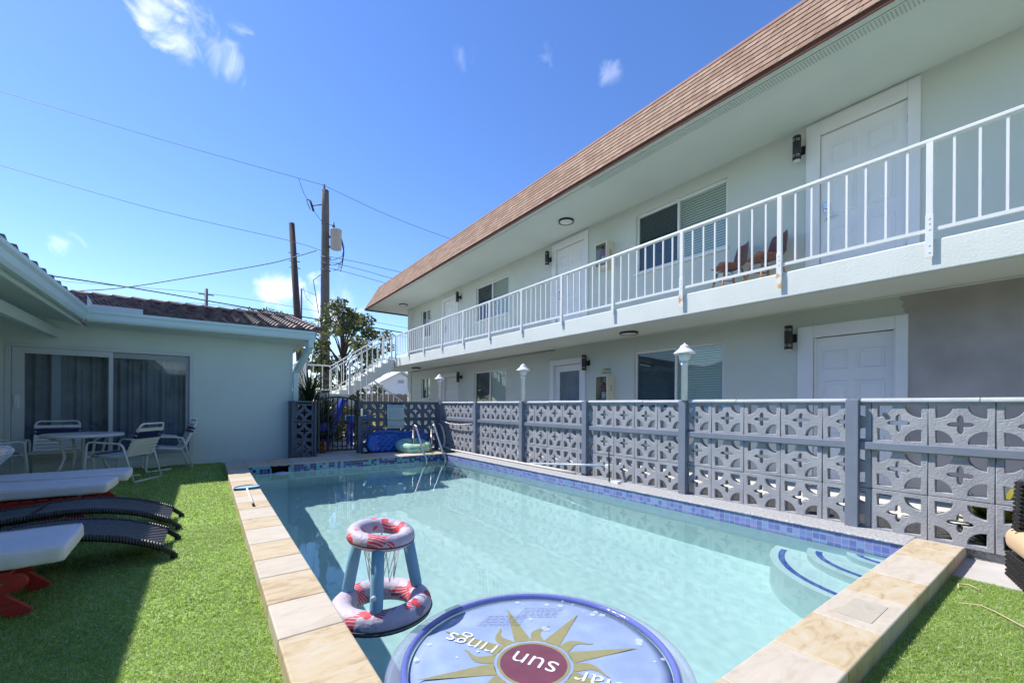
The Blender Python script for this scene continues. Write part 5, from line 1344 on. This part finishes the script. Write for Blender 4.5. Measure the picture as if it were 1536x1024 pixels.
b = MB(); b.face([(x, y, -.984) for x, y in rim]); b.build('mesh', mat('pale_blue_mesh', (.30, .52, .66), .7), nn)
b = MB(); b.tube([(.385, 5.775, -.984), (.375, 4.85, -.984)], .0105, 8); b.build('handle', M['lampwhite'], nn)
b = MB(); b.tube([(.375, 4.85, -.984), (.3745, 4.80, -.984)], .012, 8); b.build('grip', M['black'], nn)
b = MB(); b.lathe([(.05, -.04), (.10, -.03), (.115, -.01), (.10, .012), (.06, .02), (.01, .022)], (1.0, 7.80, WZ), 28); o = b.build('chlorine_float', mat('pale_lilac_plastic', (.50, .54, .72), .4)); tag(o, 'pale round chlorine float drifting in front of the skimmer opening', 'chlorine float')
b = MB(); b.tube([(3.42, .44, -1.088), (3.46, .36, -1.083), (3.40, .30, -1.078), (3.30, .22, -1.076), (3.16, .08, -1.078), (3.05, .02, -1.08)], .0035, 6); o = b.build('cord', M['twig']); tag(o, 'thin pale cord lying on the grass by the right coping', 'cord')
b = MB(); b.tube([(3.66, .47, -1.08), (3.72, .48, -1.07), (3.75, .44, -1.068), (3.72, .39, -1.075)], .0045, 6); o = b.build('dry_twig', M['twig']); tag(o, 'short curled dry twig on the shaded grass by the stone coping', 'twig')

# ================================================================== VEGETATION
def leaf_cloud(mb, clumps, n, size, seed, droop=.3):
    rnd = random.Random(seed)
    for _ in range(n):
        c, r = rnd.choice(clumps)
        while True:
            d = Vector((rnd.uniform(-1, 1), rnd.uniform(-1, 1), rnd.uniform(-1, 1)))
            if d.length <= 1: break
        p = Vector(c) + Vector((d.x * r[0], d.y * r[1], d.z * r[2]))
        s = size * rnd.uniform(.6, 1.3); a = Vector((rnd.gauss(0, 1), rnd.gauss(0, 1), rnd.gauss(0, .6) - droop)).normalized(); q = a.orthogonal().normalized(); q = Matrix.Rotation(rnd.uniform(0, 6.28), 3, a) @ q; nrm = a.cross(q)
        l = [p, p + a * s * .4 + q * s * .28 + nrm * s * .06, p + a * s, p + a * s * .4 - q * s * .28 + nrm * s * .06]
        v = [mb.v(x) for x in l]; mb.bm.faces.new((v[0], v[1], v[2])); mb.bm.faces.new((v[0], v[2], v[3]))
def tree(name, label, base, trunk_r, limbs, clumps, n, size, lm, seed, group=None):
    t = thing(name, label, 'tree', base, group=group)
    b = MB(); 
    for pts, r0, r1 in limbs: b.tube(pts, r0, 8, radii=[r0 + (r1 - r0) * i / (len(pts) - 1) for i in range(len(pts))])
    b.build('trunk', M['bark'], t)
    b = MB(); leaf_cloud(b, clumps, n, size, seed); b.build('crown', lm, t); return t
rnd = random.Random(21)
TX, TY = 4.5, 18.0
cl_ = []; lim = [([(TX, TY, -1.1), (TX + .05, TY, 1.0), (TX, TY + .1, 2.2), (TX - .1, TY, 3.2)], .13, .04)]
for i in range(46):
    a = rnd.uniform(0, 2 * PI); z = rnd.uniform(.3, 3.9); rr = rnd.uniform(.3, 1.85) * (1.0 if z < 3 else .6); p = (TX + rr * math.cos(a) * 1.05, TY + rr * math.sin(a), z)
    cl_.append((p, (.36, .36, .28))); lim.append(([(TX, TY, z * .6), ((TX + p[0]) / 2, (TY + p[1]) / 2, z * .85 + .1), p], .04, .008))
for p in ((5.6, 17.4, 2.2), (5.9, 17.3, 1.7), (5.4, 17.5, 2.9), (4.3, 17.8, 4.05), (4.75, 17.9, 3.7), (3.7, 18.1, 2.3), (3.6, 18, 1.5), (4.1, 17.6, 1.2), (5.1, 17.4, 1.3), (3.3, 18.0, 2.9), (3.0, 18.1, 2.2), (3.1, 18, 1.5), (3.8, 17.9, 3.3), (5.0, 17.6, 3.5), (5.3, 17.5, 2.3), (3.5, 17.8, .9), (4.6, 17.5, .7)): cl_.append((p, (.34, .34, .24)))
tree('leafy_tree', 'leafy dark green tree with yellowing leaves growing behind the white staircase', (TX, TY, -1.1), .13, lim, cl_, 8500, .15, M['leaf_dark'], 11)
p0 = at(402, 470, 24); tree('low_tree', 'small dark tree top showing over the tiled house roof', (p0.x, p0.y, -1.1), .12, [([(p0.x, p0.y, -1.1), (p0.x, p0.y, p0.z)], .12, .05)], [((p0.x + q, p0.y, p0.z - .3 + w), (.9, .7, .45)) for q, w in ((-.9, 0), (0, .15), (.9, -.1), (1.9, -.3))], 2600, .16, M['leaf_dark'], 5)
p0 = at(590, 568, 44); tree('yellow_tree', 'yellow green tree top behind the white house', (p0.x, p0.y, -1.1), .2, [([(p0.x, p0.y, -1.1), (p0.x, p0.y, p0.z)], .2, .06)], [((p0.x + q, p0.y + q * .3, p0.z - .2 + w), (1.5, 1.2, .8)) for q, w in ((-2.4, -.5), (-1, .1), (.6, .3), (2.2, 0), (3.6, -.4))], 4200, .26, M['leaf_yellow'], 6)
p0 = at(545, 595, 24); tree('green_shrub', 'green shrub seen beneath the staircase', (p0.x, p0.y, -1.1), .05, [([(p0.x, p0.y, -1.1), (p0.x, p0.y, 0)], .05, .02)], [((p0.x + q, p0.y, w), (.7, .6, .6)) for q, w in ((-.8, -.5), (0, -.3), (.8, -.5), (1.5, -.6))], 2600, .12, M['leaf_yellow'], 8)
def spiky(name, label, base, n, ln, wd, seed, zs=(0,), m='leaf_yucca', lean=.75):
    rnd = random.Random(seed); t = thing(name, label, 'plant', base)
    b = MB(); b.tube([Vector(base), Vector(base) + Vector((0, 0, max(zs) + .05))], .05, 8); b.build('trunk', M['bark'], t)
    b = MB()
    for z in zs:
        for i in range(n):
            a = rnd.uniform(0, 2 * PI); up_ = rnd.uniform(.1, 1.3); l = ln * rnd.uniform(.7, 1.1); d = Vector((math.cos(a) * math.cos(up_), math.sin(a) * math.cos(up_), math.sin(up_))); sd_ = Vector((-math.sin(a), math.cos(a), 0)); pv = None
            for k in range(6):
                f = k / 5; p = Vector(base) + Vector((0, 0, z)) + d * l * f + Vector((0, 0, -lean * .35 * l * f * f * math.cos(up_))); hw = wd * (1 - f) ** .6 * (.5 + f if f < .5 else 1) + .001
                cur_ = (b.v(p - sd_ * hw), b.v(p + sd_ * hw))
                if pv: b.bm.faces.new((pv[0], pv[1], cur_[1], cur_[0]))
                pv = cur_
    b.build('foliage', M[m], t); return t
spiky('yucca', 'dark green spiky yucca behind the narrow pier by the house corner', (1.78, 9.85, -1.05), 64, .78, .03, 4, (.15, .5, .85, 1.15))
spiky('palm_shrub', 'drooping narrow leaved plant behind the gate bars', (2.25, 10.6, -1.05), 60, .8, .028, 6, (.1, .35, .7))
spiky('croton_plant', 'yellow green leafy plant behind the breeze block wall at the right', (5.0, .45, -1.12), 60, .42, .05, 9, (.05, .16), 'leaf_yellow', .9)

for nm, bx_, by_, lb, sd_ in (('dark_shrub', 2.7, 12.6, 'dark bushy shrub behind the left half of the gate', 31), ('dark_shrub', 3.9, 13.1, 'dark bushy shrub behind the blue play table', 32), ('dark_shrub', 1.9, 12.2, 'tall dark shrub behind the yucca', 33)):
    hh_ = .75 if sd_ == 33 else .5
    tree(nm, lb, (bx_, by_, -1.04), .03, [([(bx_, by_, -1.04), (bx_ + .03, by_, -.2)], .03, .012)], [((bx_ + .3 * math.cos(q), by_ + .25 * math.sin(q), -1.0 + w * hh_), (.38, .34, .3)) for q, w in ((0, .3), (2, .4), (4, .35), (1, 1.0), (3, 1.1), (5, .9), (2.5, 1.6), (.5, 1.5))], 1500, .11, M['leaf_dark'], sd_, 'dark shrubs behind the gate')

# ================================================================== BEHIND THE GATE
b = MB(); b.prism([(0, 0), (.16, 0), (.62, 1.15), (.50, 1.2)], lambda a, c, t: (2.35 + a * .9, t, -1.04 + c), 11.2, 11.55); o = b.build('toy_slide', M['toyblue'], bevel=.02); tag(o, 'dark blue plastic toy slide leaning behind the gate', 'toy slide')
tt = thing('toy_table', 'blue plastic play table behind the right half of the gate', 'toy table', (3.3, 11.4, -1.04))
b = MB(); b.box((2.95, 11.15, -.45), (3.6, 11.6, -.28)); b.build('tray', mat('toy_blue_pale', (.02, .14, .40), .4), tt, bevel=.03)
for x in (3.0, 3.5):
    for y in (11.2, 11.5): b = MB(); b.box((x, y, -1.04), (x + .06, y + .06, -.45)); b.build('leg', M['toyblue'], tt)
b = MB(); b.box((1.98, 10.0, -1.04), (2.22, 10.2, -.78)); b.box((2.0, 10.02, -.60), (2.22, 10.18, -.42)); b.tube([(2.0, 10.1, -.8), (2.0, 10.1, -.4)], .02); b.tube([(2.21, 10.1, -.8), (2.21, 10.1, -.4)], .02); o = b.build('toy_chair', M['toyblue'], bevel=.012); tag(o, 'small bright blue toy chair just behind the gate', 'toy chair')
b = MB(); b.lathe([(.06, 0), (.075, .1), (.07, .2), (.05, .24)], (2.02, 9.7, -1.04), 16); o = b.build('toy_bucket', M['toyorange']); tag(o, 'small orange toy bucket behind the lower gate bars', 'toy bucket')
b = MB(); b.box((3.95, 12.1, -.80), (4.4, 12.5, -.30)); b.box((3.92, 12.07, -.30), (4.43, 12.53, -.25)); b.box((4.0, 12.15, -1.04), (4.35, 12.45, -.80)); o = b.build('storage_bin', M['toyyellow'], bevel=.02); tag(o, 'yellow plastic bin standing behind the gate', 'bin')

# ================================================================== FAR BUILDINGS, FENCE, POLES AND WIRES
wh = thing('white_house', 'small white gabled house with pale roof seen under the balcony end', 'house', (11, 32, -1.1))
hp0, hp1, hp2, hp3 = at(566, 572, 36), at(575, 561, 36), at(613, 566, 36), at(590, 580, 36)
b = MB(); x0, x1 = 10.9, 13.6; zt = 1.9
b.prism([(11.2, -1.1), (14.4, -1.1), (14.4, 1.75), (12.75, 2.55), (11.2, 1.75)], lambda a, c, t: (a, t, c), 33.0, 42.0); b.box((14.0, 32.2, -1.1), (19.5, 41, 1.45)); b.build('wall', M['whitewash'], wh)
b = MB(); b.prism([(10.95, 1.66), (12.75, 2.60), (14.6, 1.68), (14.6, 1.80), (12.75, 2.74), (10.95, 1.78)], lambda a, c, t: (a, t, c), 32.7, 42.2); b.prism([(32.0, 1.45), (41.2, 2.9), (41.2, 3.05), (32.0, 1.6)], lambda a, c, t: (t, a, c), 14.3, 20); b.build('roof', M['grey_roof'], wh)
b = MB(); b.box((12.5, 32.97, 1.75), (13.0, 32.995, 2.0)); b.build('gable_vent', M['grey_metal'], wh)
wf = thing('wooden_fence', 'weathered grey wooden board fence beyond the staircase', 'fence', (9, 24, -1.1))
b = MB(); rnd = random.Random(12); x = 5.0
while x < 13.5:
    w = .14; b.box((x, 23.98 + rnd.uniform(-.01, .01), -1.1), (x + w - .012, 24.0 + rnd.uniform(0, .01), .62 + rnd.uniform(-.03, .03))); x += w
b.build('board_panel', M['fencewood'], wf)
b = MB(); b.box((5, 24.02, .3), (13.5, 24.07, .4)); b.box((5, 24.02, -.7), (13.5, 24.07, -.6)); b.build('rail', M['fencewood'], wf)
# poles
pm_ = thing('utility_pole', 'tall weathered utility pole with transformer rising behind the leafy tree', 'utility pole', (4.6, 21.45, -1.1))
top = at(487, 277, 20); bx, by = top.x + .05, top.y
b = MB(); b.tube([(bx + .02, by, -1.1), (bx, by, 4.5), (bx - .01, by, 9.4), (bx - .02, by, 10.15)], .2, 14, radii=[.235, .205, .165, .155]); b.tube([(bx - .05, by, 9.9), (bx - .07, by, top.z)], .045, 8); b.build('pole', M['wood_pole'], pm_)
tr = at(504, 359, 19.7); b = MB(); b.lathe([(.20, -.48), (.24, -.46), (.245, .38), (.26, .385), (.26, .43), (.2, .46)], tr, 24); tro = b.build('transformer', M['grey_metal'], pm_)
b = MB(); b.lathe([(.05, .44), (.08, .5), (.05, .55), (.08, .6), (.05, .65), (.03, .8)], tr + Vector((-.1, .05, 0)), 12); b.build('bushing', M['wire_grey'], tro)
b = MB(); b.box((bx + .1, by - .15, tr.z + .22), (tr.x - .1, by + .0, tr.z + .3)); b.box((bx + .1, by - .15, tr.z - .25), (tr.x - .1, by + .0, tr.z - .18)); b.build('bracket', M['wire_grey'], pm_)
sw = at(467, 308, 20); b = MB(); b.tube([(sw.x - .05, sw.y, sw.z + .2), (sw.x + .1, sw.y, sw.z - .25)], .05, 8); b.tube([(sw.x + .05, sw.y, sw.z), (bx - .12, by, sw.z + .02)], .025, 6); b.tube([(sw.x - .22, sw.y, sw.z + .2), (sw.x - .05, sw.y, sw.z + .22)], .02, 6); b.tube([(sw.x - .22, sw.y, sw.z + .2), (sw.x - .05, sw.y, sw.z - .22)], .015, 6); b.build('fuse_cutout', M['wire'], pm_)
b = MB(); rnd = random.Random(17)
for i in range(7):
    a = tr + Vector((.2, .05, .3 - .03 * i)); c = Vector((bx + .12 + .1 * i, by - .2, tr.z - .9 - .22 * (i % 3))); m_ = a.lerp(c, .5) + Vector((.35 - .05 * i, 0, -.35 - .1 * (i % 4)))
    b.tube([a, a.lerp(m_, .6) + Vector((.12, 0, .05)), m_, m_.lerp(c, .6) + Vector((0, 0, -.06)), c], .014, 5)
b.tube([at(484, 410, 20), at(470, 420, 19.8), at(478, 470, 19.8)], .018, 5); b.build('drop_wires', M['wire'], pm_)
for v_ in (386, 395, 405): b = MB(); b.tube([at(481, v_ - 2, 19.8), at(496, v_ + 2, 19.8)], .03, 6); b.build('insulator', M['wire_grey'], pm_)
dp = thing('wooden_pole', 'shorter dark leaning wooden pole left of the transformer pole', 'utility pole', (3.7, 23.2, -1.1))
t0, t1 = at(437.5, 335, 21), at(446.5, 482, 21); dd = (t1 - t0) / (t1.z - t0.z); bot = t0 + dd * (-1.1 - t0.z)
b = MB(); b.tube([bot, t1, t0], .15, 12, radii=[.19, .165, .13]); b.build('pole', M['dark_pole'], dp)
b = MB()
for v_ in (380, 392, 402):
    c = at(441 + (v_ - 380) * .06, v_, 21); b.tube([c + Vector((-.25, 0, 0)), c + Vector((.25, 0, .02))], .02, 6)
b.build('step_bolt', M['wire'], dp)
pl2 = at(452, 433, 26); b = MB(); b.tube([(pl2.x, pl2.y, -1.1), (pl2.x, pl2.y, pl2.z)], .06, 8); b.tube([pl2, pl2 + Vector((.9, 0, -.3))], .012, 5); b.tube([pl2 + Vector((.1, 0, .1)), pl2 + Vector((.25, 0, -.5)), pl2 + Vector((.7, 0, -.9))], .012, 5); o = b.build('service_pole', M['wire_grey']); tag(o, 'thin grey service pole just right of the dark leaning pole', 'pole')
ds = thing('distant_pole', 'small distant utility pole with crossarms over the tiled roof', 'utility pole', (0, 74, -1.1)); q0 = at(309.5, 433, 60)
b = MB(); b.tube([(q0.x, q0.y, -1.1), q0], .22, 8, radii=[.3, .2]); b.build('pole', M['wire_grey'], ds)
b = MB()
for dz in (-.9, -2.6): b.box((q0.x - .9, q0.y - .06, q0.z + dz), (q0.x + .9, q0.y + .06, q0.z + dz + .14))
b.build('crossarm', M['wire_grey'], ds)
def wire(label, pts, r, m='wire_grey', name='power_line'):
    P_ = [Vector(p) for p in pts]; out = []
    if P_[0].length < 18.6 or P_[0].length > 50: P_.insert(0, P_[0] + (P_[0] - P_[1]).normalized() * 25)      # runs on to the next pole, out of view
    for i in range(len(P_) - 1):
        p0_, p1_, p2_, p3_ = P_[max(i - 1, 0)], P_[i], P_[i + 1], P_[min(i + 2, len(P_) - 1)]
        for j in range(8):
            u = j / 8; out.append(.5 * (2 * p1_ + (p2_ - p0_) * u + (2 * p0_ - 5 * p1_ + 4 * p2_ - p3_) * u * u + (3 * p1_ - p0_ - 3 * p2_ + p3_) * u ** 3))
    out.append(P_[-1]); b = MB(); b.tube(out, r, 5); o = b.build(name, M[m]); tag(o, label, 'wire', 'overhead wires'); return o
wire('topmost thin wire reaching the tip of the transformer pole from the left', [at(-150, 94, 17), at(0, 137, 18), at(230, 206, 19), at(400, 254, 19.6), at(486, 278, 20)], .011)
wire('thin wire falling from the pole tip to the shingle roof', [at(488, 279, 20), at(580, 322, 21), at(672, 357, 22), at(800, 400, 23)], .011)
wire('lower thin wire crossing the open sky from the left to the transformer pole', [at(-150, 206, 17), at(0, 248, 18), at(240, 316, 19), at(430, 360, 20), at(482, 376, 20)], .012)
wire('sagging dark cable climbing over the roof past the dark pole to the transformer pole', [at(92, 437, 17), at(180, 432, 18), at(290, 415, 19), at(400, 396, 20), at(440, 386, 20.3), at(474, 376, 19.9)], .02, 'wire')
wire('thick dark cable over the tiled roof, upper of the two lowest', [at(45, 409, 17), at(200, 432, 19), at(340, 456, 20), at(446, 474, 21), at(530, 486, 22), at(612, 500, 23), at(700, 512, 24)], .028, 'wire')
wire('dark cable just above the tiled roof ridge', [at(85, 436, 17), at(200, 450, 19), at(300, 462, 20), at(380, 470, 21), at(446, 476, 22)], .02, 'wire')
wire('upper wire leaving the transformer pole to the right', [at(490, 384, 20), at(545, 395, 21), at(600, 408, 22), at(700, 430, 24)], .012)
wire('middle wire leaving the transformer pole to the right', [at(490, 392, 20), at(540, 404, 21), at(590, 418, 22), at(700, 446, 24)], .012)
wire('lowest wire leaving the transformer pole to the right', [at(490, 401, 20), at(530, 411, 21), at(580, 425, 22), at(700, 458, 24)], .012)
wire('faint far wire past the distant pole', [at(120, 424, 55), at(309, 440, 60), at(450, 462, 64), at(612, 492, 68), at(700, 505, 70)], .03)
wire('faint far wire low over the roof', [at(120, 446, 55), at(309, 456, 60), at(450, 474, 64), at(612, 506, 68), at(700, 520, 70)], .03)
for a_, c_, lb in (((448, 268, 19.8), (467, 303, 20), 'short hanging jumper wire left of the transformer pole'), ((468, 312, 20), (500, 338, 19.8), 'short jumper wire from the fuse to the transformer')):
    p, q = at(*a_), at(*c_); wire(lb, [p, p.lerp(q, .5) + Vector((0, 0, -.25)), q], .011, 'wire')

for o in bpy.data.objects:
    if 'local' in o: del o['local']
bpy.context.view_layer.update()
